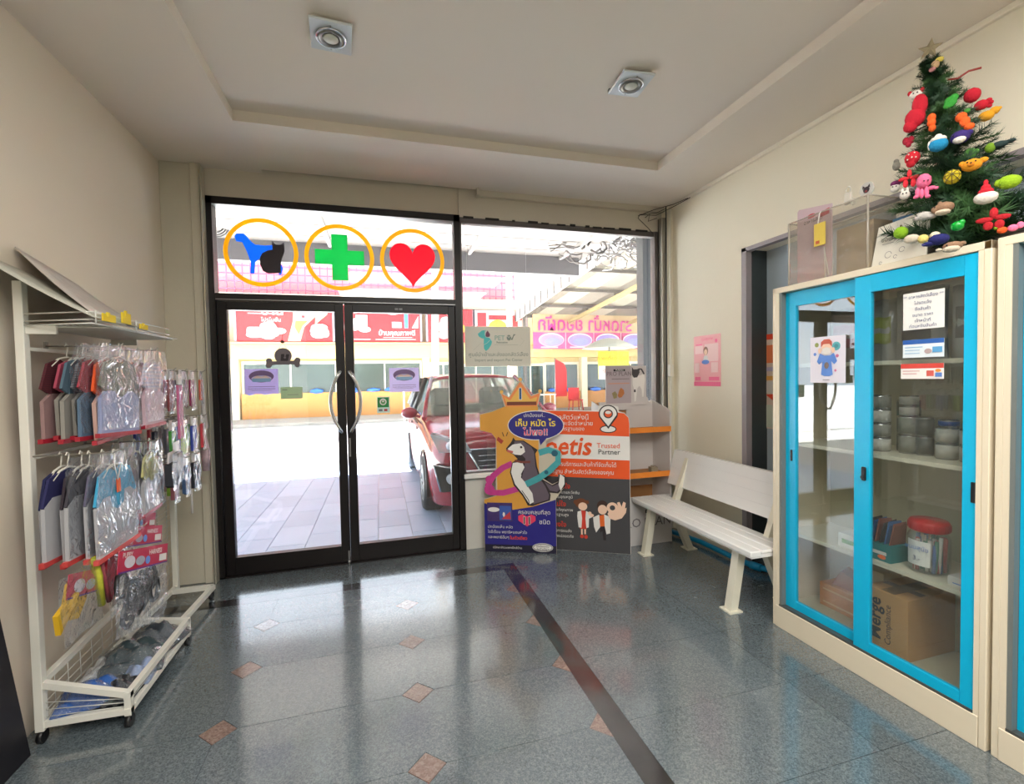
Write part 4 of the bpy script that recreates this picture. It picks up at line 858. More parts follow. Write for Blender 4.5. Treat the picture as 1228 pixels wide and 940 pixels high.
CATG = M((70, 68, 72), .5, var=.1); PGR = M((120, 105, 110), .5, var=0); KIB = M((190, 120, 70), .5, var=.15, vscale=60); KIB2 = M((150, 138, 96), .5, var=.15, vscale=60)
def H(pts): return [(1.86+(x-245)/(700-245)*.385, 1.485-(y-360)/(715-360)*.325) for x, y in pts]
shh = [(M((178, 166, 172), .5, var=0), H([(245, 360), (530, 360), (530, 715), (245, 715)])), (OUTL, H(rect(332, 395, 462, 415))), (M((206, 150, 130), .5, var=0), H(rect(270, 524, 510, 534))), (PGR, H(rect(310, 484, 510, 490))),
       (KIB, H([(375, 645), (390, 600), (412, 568), (445, 590), (452, 625), (420, 660), (392, 665)])), (KIB2, H([(310, 620), (345, 600), (370, 630), (365, 665), (330, 672)])),
       (HWH, H([(545, 470), (590, 465), (640, 455), (680, 440), (690, 500), (680, 560), (672, 660), (655, 662), (650, 590), (625, 555), (600, 580), (582, 700), (565, 705), (560, 580), (545, 540)])),
       (CATG, H([(538, 375), (560, 400), (600, 398), (622, 388), (628, 430), (600, 475), (560, 478), (540, 450)])), (CATG, H(stroke([(612, 430), (625, 395), (650, 398), (680, 445)], 16))), (CATG, H(rect(560, 590, 580, 615)))]
b = MB(); flat(b, f2, shh, k0=.0008); part('print', b, None, t, world=True, recalc=False)
text(t, f2, 'PURINA', H([(397, 405)])[0][0], H([(397, 405)])[0][1], .022, HWH, k=.007); text(t, f2, 'PRO PLAN', H([(392, 440)])[0][0], H([(392, 440)])[0][1], .052, PGR, k=.005)
f3 = Fr((0, 3.375, 0), (1, 0, 0))
b = MB(); flat(b, f3, [(OUTL, rect(2.08, .262, 2.16, .29))], k0=.0008); part('print', b, None, t, world=True, recalc=False)
text(t, f3, 'PURINA', 2.12, .276, .018, HWH, k=.003); text(t, f3, 'PRO PLAN', 2.08, .185, .105, M((110, 104, 108), .5, var=0), k=.002)
b = MB(); b.box(2.19, 2.25, 3.45, 3.5, .575, .62); b.cyl((2.22, 3.475, .62), (2.22, 3.475, .63), .02); solo('small_carton', b, M((150, 140, 120), .5), 'tiny grey carton left on the lower display shelf', 'carton')

# ================================================================ BENCH
BW = M((234, 234, 232), .25, spec=.6, var=0)
t = thing('bench', 'white steel bench with slatted seat and backrest against the right wall', 'bench', (2.1, 2.75, 0))
ys, ye = 2.095, 3.365
for i in range(4):
    x0 = 1.95+i*.076; b = MB(); b.box(x0, x0+.072, ys, ye, .375 if i == 0 else .39, .41, .006); part('seat_slat', b, BW, t, world=True)
b = MB(); b.box(1.955, 2.25, ys+.004, ye-.004, .37, .39); part('seat_frame', b, BW, t, world=True)
for i in range(4):
    z0 = .50+i*.069; x0 = 2.285+i*.017
    b = MB(); b.hexa([(x0, ys, z0), (x0+.02, ys, z0), (x0+.02, ye, z0), (x0, ye, z0), (x0+.016, ys, z0+.0685), (x0+.036, ys, z0+.0685), (x0+.036, ye, z0+.0685), (x0+.016, ye, z0+.0685)]); part('back_slat', b, BW, t, world=True)
b = MB(); b.hexa([(2.305, ys, .50), (2.312, ys, .50), (2.312, ye, .50), (2.305, ye, .50), (2.372, ys, .776), (2.38, ys, .776), (2.38, ye, .776), (2.372, ye, .776)]); part('back_plate', b, BW, t, world=True)
LEGM = M((226, 222, 204), .35, var=.06, vscale=10)
for y in (2.27, 3.19):
    for xa, xb in ((1.965, 2.03), (2.36, 2.20)):
        b = MB(); w = .026
        b.hexa([(xa-w, y-w, .006), (xa+w, y-w, .006), (xa+w, y+w, .006), (xa-w, y+w, .006), (xb-w, y-w, .375), (xb+w, y-w, .375), (xb+w, y+w, .375), (xb-w, y+w, .375)]); l = part('leg', b, LEGM, t, world=True)
        b = MB(); b.box(xa-.045, xa+.045, y-.045, y+.045, 0, .008); link('foot_plate', b, LEGM, l, off=Vector(t.location)+Vector(l.location))
    b = MB(); b.hexa([(2.20, y-.02, .36), (2.25, y-.02, .36), (2.25, y+.02, .36), (2.20, y+.02, .36), (2.345, y-.02, .74), (2.385, y-.02, .74), (2.385, y+.02, .74), (2.345, y+.02, .74)]); part('back_support', b, LEGM, t, world=True)
b = MB(); b.tube([(2.40, 3.60, .03), (2.49, 3.2, .03), (2.50, 2.82, .032), (2.525, 2.66, .032), (2.60, 2.55, .032), (2.64, 2.3, .032)], .020, 10)
b.cyl((2.515, 2.71, .032), (2.54, 2.64, .032), .027)
solo('blue_pipe', b, M((0, 140, 190), .4), 'bright blue water pipe lying along the wall behind the bench', 'pipe')

# ================================================================ GLASS-DOOR CABINETS
BEIGE = M((226, 214, 190), .38, var=0); TEALD = M((0, 178, 222), .32, var=.02); TEALK = M((0, 116, 126), .4, var=.04)
INSIDE = M((196, 190, 166), .5, var=.03); CABGL = clear('cabinet_glass', (.93, .95, .94), .0, haze=.03, hazecol=(150, 155, 140), ior=1.95)
CRZ = R(-89.3)
def cabinet(loc, label):
    t = thing('glass_cabinet', label, 'cabinet', loc, CRZ)
    w, d, h = .945, .40, 1.855
    def bx(n, x0, x1, y0, y1, z0, z1, m, bev=0): b = MB(); b.box(x0, x1, y0, y1, z0, z1, bev); return part(n, b, m, t)
    bx('side_panel', 0, .022, 0, d, 0, h, BEIGE, .002); bx('side_panel', w-.022, w, 0, d, 0, h, BEIGE, .002)
    bx('front_post', .022, .040, 0, .012, .0, h-.03, BEIGE); bx('front_post', w-.038, w-.022, 0, .012, 0, h-.03, BEIGE)
    bx('top_panel', 0, w, 0, d, h-.03, h, BEIGE, .002); bx('plinth', .022, w-.022, -.004, .010, 0, .118, BEIGE, .002)
    bx('base_panel', .02, w-.02, .01, d, .10, .125, INSIDE); bx('back_panel', .02, w-.02, d-.01, d, .05, h-.02, INSIDE)
    bx('door_track', .04, w-.04, .0, .05, .112, .128, M((96, 96, 92), .4, metal=.5)); bx('door_track', .022, .055, .004, .052, .12, h-.03, M((112, 118, 116), .5))
    for z in (.515, 1.005, 1.425): bx('shelf', .022, w-.022, .065, d-.01, z, z+.018, M((222, 216, 196), .4, var=.02))
    def door(x0, x1, y0, sl, sr, z0, z1, m):
        b = MB(); y1 = y0+.022
        b.box(x0, x0+sl, y0, y1, z0, z1, .0015); b.box(x1-sr, x1, y0, y1, z0, z1, .0015); b.box(x0+sl, x1-sr, y0, y1, z0, z0+.045); b.box(x0+sl, x1-sr, y0, y1, z1-.075, z1)
        p = part('sliding_door', b, m, t)
        b = MB(); b.box(x0+sl-.004, x1-sr+.004, y0+.009, y0+.013, z0+.04, z1-.07); link('pane', b, CABGL, p); return p
    p = door(.055, .50, .032, .062, .05, .125, 1.822, TEALD)
    b = MB(); b.box(.086, .098, .028, .036, .925, .985, .002); link('finger_pull', b, BLACK, p)
    p = door(.450, .922, .006, .072, .060, .125, 1.822, TEALD)
    b = MB(); b.box(.890, .912, .002, .008, .905, .982, .002); link('finger_pull', b, BLACK, p)
    b = MB(); b.box(.488, .508, -.004, .008, .905, .968, .004); b.cyl((.498, -.010, .922), (.498, 0, .922), .007); link('lock', b, M((38, 40, 44), .3, metal=.5), p)
    return t
CAB = cabinet((2.081, 2.08, 0), 'beige steel cabinet with bright blue sliding glass doors, nearest the bench')
CAB2 = dup(CAB, (2.097, 1.122, 0), None, 'second beige cabinet with blue doors, cut off by the right edge of the picture')
def CW(a, d, z=0): return (2.081+.012*a+.9999*d, 2.08-.9999*a+.012*d, z)
FC = Fr((2.081, 2.08, 0), (.012, -.9999, 0))

# notices on the cabinet doors
t = sheet('mask_poster', 'white poster of a masked figure in a blue sweater on the left cabinet door', 'poster', FC, .207, 1.345, .392, 1.572, M((232, 228, 240), .5, var=0), [
    (M((150, 160, 90), .5, var=0), ell(.243, 1.533, .011)), (M((90, 175, 185), .5, var=0), ell(.346, 1.522, .021)), (M((60, 140, 150), .5, var=0), ell(.346, 1.522, .010)), (BLU2, ell(.234, 1.487, .008)), (M((200, 110, 150), .5, var=0), ell(.352, 1.475, .008)),
    (BLU2, [(.245, 1.45), (.262, 1.49), (.285, 1.478), (.315, 1.478), (.335, 1.49), (.352, 1.45), (.338, 1.435), (.322, 1.45), (.330, 1.385), (.315, 1.378), (.285, 1.378), (.268, 1.385), (.275, 1.45), (.258, 1.435)]),
    (SKIN, ell(.297, 1.515, .027, .028)), (M((190, 84, 62), .5, var=0), [(.268, 1.52), (.268, 1.545), (.285, 1.558), (.312, 1.558), (.326, 1.545), (.326, 1.52), (.312, 1.535), (.282, 1.535)]), (WLINE, [(.274, 1.512), (.297, 1.52), (.320, 1.512), (.316, 1.488), (.297, 1.48), (.278, 1.488)]),
    (SKIN, ell(.262, 1.503, .009, .014)), (SKIN, ell(.333, 1.503, .009, .014)), (M((120, 100, 90), .5, var=0), ell(.299, 1.43, .012, .016)), (M((200, 110, 150), .5, var=0), ell(.345, 1.405, .006)), (GREY, rect(.28, 1.358, .315, 1.361))], k=-.029)
t = sheet('price_note', 'white rounded note with five lines of blue writing, top of the right cabinet door', 'notice', FC, .657, 1.563, .803, 1.712, M((236, 236, 232), .5, var=0), k=-.003)
BINK = M((66, 72, 120), .5, var=0)
for s, z in (('** อาหารสัตว์เลี้ยง **', 1.694), ('โปรดแจ้ง', 1.668), ('ชื่อสินค้า', 1.644), ('ขนาด ราคา', 1.620), ('เจ้าหน้าที่', 1.597), ('ก่อนหยิบสินค้า', 1.576)): text(t, FC, s, .73, z, .017, BINK, k=.0005)
t = sheet('blue_label', 'small white label with a blue heading, middle of three on the right cabinet door', 'label', FC, .657, 1.450, .803, 1.522, M((226, 236, 242), .4, var=0),
  [(M((34, 90, 170), .5, var=0), rect(.657, 1.504, .803, 1.522)), (M((120, 170, 210), .5, var=0), rect(.665, 1.49, .73, 1.493)), (M((150, 190, 220), .5, var=0), rect(.665, 1.478, .72, 1.481)), (M((150, 190, 220), .5, var=0), rect(.665, 1.466, .72, 1.469)), (M((90, 160, 210), .5, var=0), rect(.765, 1.468, .798, 1.49)), (M((180, 160, 160), .5, var=0), ell(.75, 1.474, .013, .010))], k=-.003)
t = sheet('red_label', 'small white label with a red heading, lowest of three on the right cabinet door', 'label', FC, .650, 1.364, .803, 1.425, M((238, 234, 230), .4, var=0),
  [(M((206, 64, 52), .5, var=0), rect(.650, 1.406, .803, 1.425)), (M((210, 150, 150), .5, var=0), rect(.658, 1.394, .72, 1.397)), (M((210, 150, 150), .5, var=0), rect(.658, 1.383, .71, 1.386)), (M((210, 90, 80), .5, var=0), rect(.745, 1.375, .77, 1.397)), (M((90, 130, 200), .5, var=0), rect(.775, 1.372, .798, 1.388)), (M((240, 150, 60), .5, var=0), ell(.785, 1.397, .010, .006))], k=-.003)

# stock inside the cabinet
SILV = M((150, 152, 156), .3, metal=.5, var=.25, vscale=14, bump=.3, bscale=25)
def pouch(name, label, a, d, z, w, h, mat, panel, cat='bag', tilt=0, group=None):
    t = thing(name, label, cat, CW(a, d, z), CRZ+tilt, group)
    def fn(u, v):
        x = (u-.5)*w; th = .045*math.sin(PI*min(1, .12+v*1.1 if v < .5 else 1.08-v))*(1-(2*u-1)**4*.8) if v < .97 else .0
        return (x*(1-.08*math.sin(PI*v)), -abs(th), v*h+.004*math.sin(u*17))
    def fb(u, v): p = fn(u, v); return (p[0], -p[1]*.8, p[2])
    b = MB(); b.grid(8, 8, fn); b.grid(8, 8, fb); bmesh.ops.remove_doubles(b.bm, verts=b.bm.verts, dist=.0008); part('pouch', b, mat, t)
    b = MB(); b.grid(4, 4, lambda u, v: (lambda p: (p[0], p[1]-.0025, p[2]))(fn(.2+.6*u, .28+.42*v))); part('printed_panel', b, panel, t, solid=.001)
    return t
for nm, lb, a, d, h, w, m, pn, tl in (
    ('food_pouch', 'dark silver food pouch on the top cabinet shelf behind the rounded note', .62, .17, .31, .19, SILV, M((70, 74, 84), .4), .1),
    ('food_pouch', 'light grey food pouch at the right end of the top cabinet shelf', .81, .19, .30, .20, M((176, 178, 176), .35, metal=.2, bump=.3, bscale=20), M((96, 98, 102), .4), -.15),
    ('food_pouch', 'silver and green food pouch on the top shelf just right of the middle stile', .44, .20, .29, .16, SILV, M((130, 140, 60), .4), .25),
    ('food_pouch', 'pink and green food pouch on the top shelf behind the masked figure poster', .28, .20, .27, .2, M((170, 150, 140), .4, var=.2, bump=.3), M((176, 96, 96), .4, var=.2), 0),
    ('food_pouch', 'blue tabbed grey pouch half hidden at the back of the top shelf', .53, .30, .27, .14, M((120, 124, 130), .4, bump=.3), M((40, 60, 120), .4), -.1)):
    pouch(nm, lb, a, d, 1.443, w, h, m, pn, tilt=tl)
def tin(t, z, r, h, wrap, ox=0, oy=0, lid=None):
    pass
def tin_thing(name, label, a, d, z, r, h, wrap, group):
    t = thing(name, label, 'can', CW(a, d, z), 0, group)
    b = MB(); b.lathe([(r*.96, 0), (r, .003), (r, h-.003), (r*.96, h), (r*.9, h-.003), (0, h-.003)], n=20); part('can_body', b, M((170, 170, 172), .25, metal=.8, var=0), t)
    b = MB(); b.lathe([(r+.0008, .006), (r+.0008, h-.006)], n=20); part('wrapper', b, wrap, t, solid=.0004); return t
GRW = M((140, 140, 134), .45, var=.25, vscale=30); WHW = M((190, 188, 182), .45, var=.2, vscale=40); DGW = M((96, 98, 98), .45, var=.2, vscale=30); BLW = M((50, 82, 150), .4, var=.15, vscale=30)
ordn = ['bottom', 'second', 'third', 'top']
for k in range(4): tin_thing('food_can', '%s can of the white and grey stack beside the middle stile' % ordn[k], .44, .18, 1.023+k*.066, .043, .064, [WHW, GRW, WHW, GRW][k], 'tins on the middle shelf')
for k in range(3): tin_thing('food_can', '%s can of the stack behind, left of the pair of grey canisters' % ['bottom', 'middle', 'top'][k], .50, .28, 1.023+k*.08, .043, .078, DGW, 'tins on the middle shelf')
for i, a in enumerate((.54, .605)):
    for k in range(2): tin_thing('food_canister', '%s grey canister of the %s stack at the centre of the middle shelf' % (['lower', 'upper'][k], ['left', 'right'][i]), a, .22, 1.023+k*.085, .036 if i == 0 else .030, .083, GRW if i == 0 else DGW, 'tins on the middle shelf')
for k in range(2): tin_thing('food_can', '%s shiny can balanced on the left grey canister stack' % ['lower', 'upper'][k], .54, .22, 1.193+k*.047, .034, .045, WHW, 'tins on the middle shelf')
for i, a in enumerate((.70, .785)):
    for k in range(2): tin_thing('food_canister', '%s white canister of the %s stack near the right door edge' % (['lower', 'upper'][k], ['left', 'right'][i]), a, .20, 1.023+k*.068, .037, .066, WHW, 'tins on the middle shelf')
    tin_thing('food_can', 'flat blue tin on the %s white canister stack' % ['left', 'right'][i], a+.005, .20, 1.159, .033, .030, BLW, 'tins on the middle shelf')
t = thing('sweet_jar', 'clear jar with a red screw lid and a white handwritten label on the third shelf', 'jar', CW(.655, .17, .533), CRZ)
b = MB(); b.lathe([(.055, 0), (.070, .01), (.072, .04), (.072, .15), (.06, .175), (.058, .185)], n=28); part('jar_wall', b, clear('jar_plastic', (.9, .92, .95), .02, haze=.12, ior=1.6), t)
b = MB(); b.lathe([(.066, .178), (.070, .182), (.070, .212), (.064, .222), (0, .224)], n=32)
for q in range(24): a = q*PI/12; b.box(.069*math.cos(a)-.002, .069*math.cos(a)+.002, .069*math.sin(a)-.002, .069*math.sin(a)+.002, .184, .210)
part('lid', b, M((200, 22, 34), .35), t)
rnd = random.Random(3); b = MB()
for m in (M((190, 60, 60), .5, var=0), M((60, 110, 180), .5, var=0), M((225, 220, 210), .5, var=0), M((60, 140, 110), .5, var=0)):
    b.mat(m)
    for i in range(14): a, r = rnd.uniform(0, 6.28), rnd.uniform(.01, .058); x, y = r*math.cos(a), r*math.sin(a); b.cyl((x, y, .01), (x+rnd.uniform(-.008, .008), y+rnd.uniform(-.008, .008), rnd.uniform(.11, .165)), .007, n=6)
part('treat_sticks', b, None, t)
b = MB(); b.mat(WHITE)
A = [[b.bm.verts.new((.0735*math.cos(R(a)), .0735*math.sin(R(a)), z)) for a in range(-125, -54, 10)] for z in (.035, .14)]
b._tag([b.bm.faces.new((A[0][i], A[0][i+1], A[1][i+1], A[1][i])) for i in range(7)]); lab = part('label_sheet', b, None, t)
FJ = Fr(Vector(CW(.655, .17, .533))-Vector((.9999, .012, 0))*.0755, (.012, -.9999, 0)); text(t, FJ, 'ขนมสุนัข', 0, .11, .026, BLU2, k=.001); text(t, FJ, '3.-', 0, .065, .028, BINK, k=.001)
def carton(name, label, a0, a1, d0, d1, z0, z1, mat, prints=(), top=(), cat='box', flaps=None):
    t = thing(name, label, cat, CW((a0+a1)/2, (d0+d1)/2, z0), CRZ); w, d = (a1-a0)/2, (d1-d0)/2; h = z1-z0
    b = MB(); b.box(-w, w, -d, d, 0, h, .0015); part('carton', b, mat, t)
    fr = Fr(Vector(CW((a0+a1)/2, (d0+d1)/2, z0))-Vector((.9999, .012, 0))*d, (.012, -.9999, 0))
    if prints:
        b = MB(); fl = Fr((0, -d, 0), (1, 0, 0)); flat(b, fl, prints, k0=.0006); part('print', b, None, t, recalc=False)
    if top:
        b = MB(); ft = Fr((0, 0, h), (1, 0, 0), (0, 1, 0)); flat(b, ft, top, k0=.0006); part('tape', b, None, t, recalc=False)
    return t, fr
CBX = M((196, 148, 94), .7, var=.05, vscale=4); CBD = M((168, 118, 72), .7, var=.06, vscale=4); TAPE = M((120, 88, 50), .35, var=.05)
t, fr = carton('cardboard_box', 'large brown cardboard box with upright black lettering on the cabinet floor', .45, .63, .085, .385, .126, .40, CBX, top=[(TAPE, rect(-.03, -.14, .03, .14)), (TAPE, rect(-.08, -.06, .08, -.02))])
frv = Fr(fr.p(0, 0), (0, 0, 1), -fr.ex); text(t, frv, 'Merge', .14, .045, .075, OUTL, k=.002, bold=.0015); text(t, frv, 'Compliance', .13, -.01, .038, OUTL, k=.002)
t, fr = carton('small_carton', 'small open brown carton standing behind the large cardboard box', .33, .45, .20, .32, .126, .43, M((206, 178, 138), .7, var=.06), prints=[(M((120, 110, 90), .6, var=0), rect(-.03, .2, .03, .23))])
t, fr = carton('orange_carton', 'flat orange carton on the cabinet floor behind the left door', .10, .34, .22, .36, .126, .25, M((214, 138, 66), .6, var=.05), prints=[(M((236, 190, 130), .6, var=0), rect(-.1, .02, .1, .03)), (M((236, 190, 130), .6, var=0), rect(-.1, .09, .1, .1))])
b = MB(); b.hexa([CW(.15, .25, .251), CW(.32, .25, .251), CW(.32, .35, .251), CW(.15, .35, .251), CW(.18, .27, .33), CW(.32, .26, .30), CW(.30, .35, .31), CW(.17, .34, .34)]); solo('folded_bag', b, M((170, 84, 48), .7, var=.1, bump=.4), 'folded reddish brown paper bag on the orange carton', 'bag')
t, fr = carton('patterned_box', 'white medicine box with red and blue printing at the right of the cabinet floor', .815, .90, .12, .22, .126, .385, M((216, 206, 200), .5, var=0), prints=[(M((190, 90, 90), .5, var=0), rect(-.03, .05, .03, .12)), (M((70, 90, 140), .5, var=0), ell(0, .18, .025, .03)), (M((190, 90, 90), .5, var=0), rect(-.03, .22, .03, .235))])
t, fr = carton('snack_box', 'teal and orange counter box of snack sachets left of the red lidded jar', .42, .555, .09, .21, .533, .61, M((24, 120, 124), .45, var=.05), prints=[(M((240, 110, 50), .5, var=0), rect(-.06, .01, -.03, .05)), (WLINE, rect(-.01, .03, .05, .045)), (M((240, 110, 50), .5, var=0), ell(.03, .02, .018, .01))])
rnd = random.Random(7)
for i in range(6):
    a = .435+i*.021; b = MB(); b.hexa([CW(a, .10, .612), CW(a+.004, .10, .612), CW(a+.004, .20, .612), CW(a, .20, .612), CW(a+.012, .11, .70+rnd.uniform(0, .03)), CW(a+.016, .11, .70), CW(a+.016, .19, .705), CW(a+.012, .19, .715)])
    solo('snack_sachet', b, [M((70, 60, 64), .3, metal=.3, var=.2), M((60, 110, 170), .3, metal=.2, var=.2), M((150, 90, 80), .3, metal=.2, var=.2)][i % 3], ['leftmost dark sachet', 'blue sachet second from the left', 'rust sachet third from the left', 'dark sachet third from the right', 'blue sachet second from the right', 'rightmost rust sachet'][i]+' standing in the teal snack box', 'sachet', 'sachets in the snack box')
t, fr = carton('white_tray', 'shallow white tray of flat tins at the right of the third shelf', .765, .90, .10, .24, .533, .57, M((224, 224, 224), .5, var=0), prints=[(BLU2, rect(-.05, .01, .03, .014))])
for k in range(3): tin_thing('flat_tin', '%s flat red and white tin stacked on the shallow white tray' % ['bottom', 'middle', 'top'][k], .83, .17, .571+k*.037, .047, .036, [M((190, 80, 70), .4, var=.2, vscale=30), WHW, M((180, 90, 80), .4, var=.2, vscale=30)][k], 'tins on the white tray')
t, fr = carton('dispenser_tray', 'small white dispenser tray with a green print on the third shelf behind the left door', .30, .40, .10, .24, .533, .60, M((232, 228, 218), .5, var=0), prints=[(M((120, 170, 80), .5, var=0), rect(-.03, .02, .03, .04))])

# ================================================================ ON TOP OF THE CABINET
ZT = 1.856
BINGL = clear('bin_plastic', (.90, .88, .84), .08, haze=.22, hazecol=(190, 180, 165), ior=1.5, bump=.2, bscale=6)
t = thing('plastic_bin', 'tall clear plastic bin full of papers on the left end of the cabinet top', 'bin', (2.24, 1.80, ZT))
x0, x1, y0, y1 = 2.13, 2.38, 1.60, 2.02; h = .335
b = MB()
for q in (((x0, y0), (x0, y1)), ((x1, y0), (x1, y1)), ((x0, y0), (x1, y0)), ((x0, y1), (x1, y1))):
    (ax, ay), (bx_, by) = q; b.quad((ax, ay, ZT), (bx_, by, ZT), (bx_, by, ZT+h), (ax, ay, ZT+h))
b.quad((x0, y0, ZT+.002), (x1, y0, ZT+.002), (x1, y1, ZT+.002), (x0, y1, ZT+.002)); part('bin_wall', b, BINGL, t, world=True)
b = MB(); b.tube([(x0, y0, ZT+h), (x0, y1, ZT+h), (x1, y1, ZT+h), (x1, y0, ZT+h)], .004, 6, closed=True)
for px_, py in ((x0, y0), (x0, y1), (x1, y0), (x1, y1)): b.tube([(px_, py, ZT), (px_, py, ZT+h)], .005, 6)
part('bin_rim', b, clear('bin_edge', (.8, .8, .78), .1, haze=.5, hazecol=(215, 205, 190), ior=1.6), t, world=True)
FT = Fr((2.15, 0, 0), (0, -1, 0))
b = MB(); b.prism([(2.16, 1.995, ZT+.004), (2.16, 1.80, ZT+.004), (2.16, 1.80, ZT+.37), (2.16, 1.985, ZT+.40), (2.16, 1.995, ZT+.39)], (.006, 0, 0)); t = thing('pink_board', 'lilac board with red writing standing in the clear bin', 'board', (2.16, 1.9, ZT+.004)); part('board', b, M((196, 172, 180), .6, var=.03), t, world=True)
FB = Fr((2.159, 0, 0), (0, -1, 0)); b = MB(); flat(b, FB, [(M((170, 40, 56), .5, var=0), ell(-1.91, ZT+.345, .024, .011)), (M((170, 40, 56), .5, var=0), [(-1.86, ZT+.32), (-1.81, ZT+.325), (-1.81, ZT+.355), (-1.86, ZT+.345)])], k0=.001); part('print', b, None, t, world=True, recalc=False)
text(t, FB, 'อาหารสัตว์', -1.90, ZT+.318, .026, OUTL, k=.002)
b = MB(); b.box(2.19, 2.36, 1.62, 1.80, ZT+.004, ZT+.24, .003); solo('brown_carton', b, M((158, 140, 112), .7, var=.1), 'brown carton packed in the right half of the clear bin', 'box')
b = MB(); b.box(2.18, 2.19, 1.83, 1.96, ZT+.004, ZT+.28); solo('white_folder', b, M((216, 206, 196), .6, var=.05), 'pale folder standing in the left half of the clear bin', 'folder')
t = thing('price_tag', 'yellow swing tag hanging on the front of the clear bin', 'tag', (2.125, 1.83, ZT+.16))
b = MB(); b.box(2.118, 2.122, 1.80, 1.86, ZT+.17, ZT+.28); part('card', b, M((216, 190, 80), .5, var=.05), t, world=True)
b = MB(); b.tube([(2.12, 1.84, ZT+.28), (2.125, 1.835, ZT+.33), (2.13, 1.83, ZT+.338)], .003, 5); part('string', b, WLINE, t, world=True)
b = MB(); b.box(2.1165, 2.118, 1.83, 1.85, ZT+.18, ZT+.195); part('print', b, M((190, 90, 50), .5), t, world=True)
b = MB(); b.tube([(2.14, 1.815, ZT+.004), (2.137, 1.82, ZT+.16), (2.14, 1.80, ZT+.02)], .004, 5); solo('white_strap', b, WLINE, 'white loop of strap in the clear bin below the yellow tag', 'strap')
t = thing('binder_clip', 'small white peg clip standing on the rim of the clear bin', 'clip', (2.16, 1.70, ZT+h))
b = MB(); b.box(2.155, 2.17, 1.70, 1.735, ZT+h, ZT+h+.055, .004); b.box(2.155, 2.17, 1.69, 1.70, ZT+h-.01, ZT+h+.02); part('jaw', b, M((206, 200, 188), .5), t, world=True)
b = MB(); b.tube([(2.16, 1.716+.012*math.cos(k*PI/6), ZT+h+.067+.014*math.sin(k*PI/6)) for k in range(12)], .003, 5, closed=True); part('loop', b, M((206, 200, 188), .5), t, world=True)
t = thing('photo_keyring', 'round clear keyring with a dark dog face beside the peg clip', 'keyring', (2.15, 1.622, ZT+h))
b = MB(); b.cyl((2.150, 1.622, ZT+h+.032), (2.156, 1.622, ZT+h+.032), .032, n=24); part('disc', b, M((200, 198, 192), .25), t, world=True)
FK = Fr((2.1495, 0, 0), (0, -1, 0)); b = MB(); flat(b, FK, [(OUTL, ell(-1.622, ZT+h+.030, .015, .014, 14)), (OUTL, [(-1.64, ZT+h+.035), (-1.638, ZT+h+.053), (-1.628, ZT+h+.043)]), (OUTL, [(-1.616, ZT+h+.043), (-1.606, ZT+h+.053), (-1.604, ZT+h+.035)]), (M((150, 60, 60), .5, var=0), ell(-1.622, ZT+h+.024, .005))], k0=.001); part('print', b, None, t, world=True, recalc=False)
t = thing('white_card', 'large white card with small drawings leaning between the bin and the tree', 'card', (2.17, 1.49, ZT))
b = MB(); b.hexa([(2.15, 1.60, ZT), (2.15, 1.38, ZT), (2.156, 1.38, ZT), (2.156, 1.60, ZT), (2.175, 1.585, ZT+.185), (2.175, 1.38, ZT+.20), (2.181, 1.38, ZT+.20), (2.181, 1.585, ZT+.185)]); part('sheet', b, M((232, 228, 216), .6, var=.02), t, world=True)
FK = Fr((2.150, 0, ZT), (0, -1, 0), (.13, 0, 1)); 
for m_, pts_ in ((GREY, rect(-1.56, .14, -1.5, .142)), (GREY, rect(-1.56, .10, -1.51, .102)), (M((170, 165, 160), .5, var=0), stroke(ell(-1.53, .05, .014, n=12), .003)), (GREY, stroke(ell(-1.50, .035, .007, n=10), .002)), (M((170, 165, 160), .5, var=0), stroke(ell(-1.475, .06, .011, n=12), .003)), (GREY, stroke(ell(-1.56, .02, .006, n=8), .002))):
    b = MB(); flat(b, FK, [(m_, pts_)], k0=.0012); part('drawing', b, None, t, world=True, recalc=False)
text(t, FK, 'ขอบคุณค่ะ', -1.51, .12, .026, OUTL, k=.003)
def box4(name, label, cat, x0, x1, y0, y1, z0, z1, mat): b = MB(); b.box(x0, x1, y0, y1, z0, z1, .002); return solo(name, b, mat, label, cat)
box4('stacked_carton', 'white carton behind the leaning card, under the pale blue one', 'box', 2.24, 2.40, 1.44, 1.585, ZT, ZT+.19, M((214, 210, 200), .6, var=.03))
box4('stacked_carton', 'pale blue striped carton on top of the white one behind the tree', 'box', 2.25, 2.39, 1.45, 1.58, ZT+.191, ZT+.225, M((96, 146, 190), .6, var=.03))
box4('stacked_carton', 'topmost cream carton of the pile behind the left of the tree', 'box', 2.25, 2.39, 1.43, 1.565, ZT+.226, ZT+.275, M((222, 216, 204), .6, var=.03))
for k in range(4): box4('magazine', ['lowest', 'second', 'third', 'topmost'][k]+' of the grey printed magazines piled behind the right of the tree', 'magazine', 2.40, 2.56+.0, 1.14-.004*k, 1.34, ZT+.001+k*.024, ZT+.001+k*.024+.022, M(((150, 140, 138), (120, 116, 116), (170, 160, 156), (132, 124, 122))[k], .6, var=.25, vscale=16))
b = MB(); b.box(2.22, 2.50, 1.085, 1.09, ZT, ZT+.36); solo('clear_panel', b, clear('acrylic_panel', (.9, .92, .92), .02, haze=.3, ior=1.5), 'upright clear acrylic panel on the second cabinet beside the tree', 'panel')

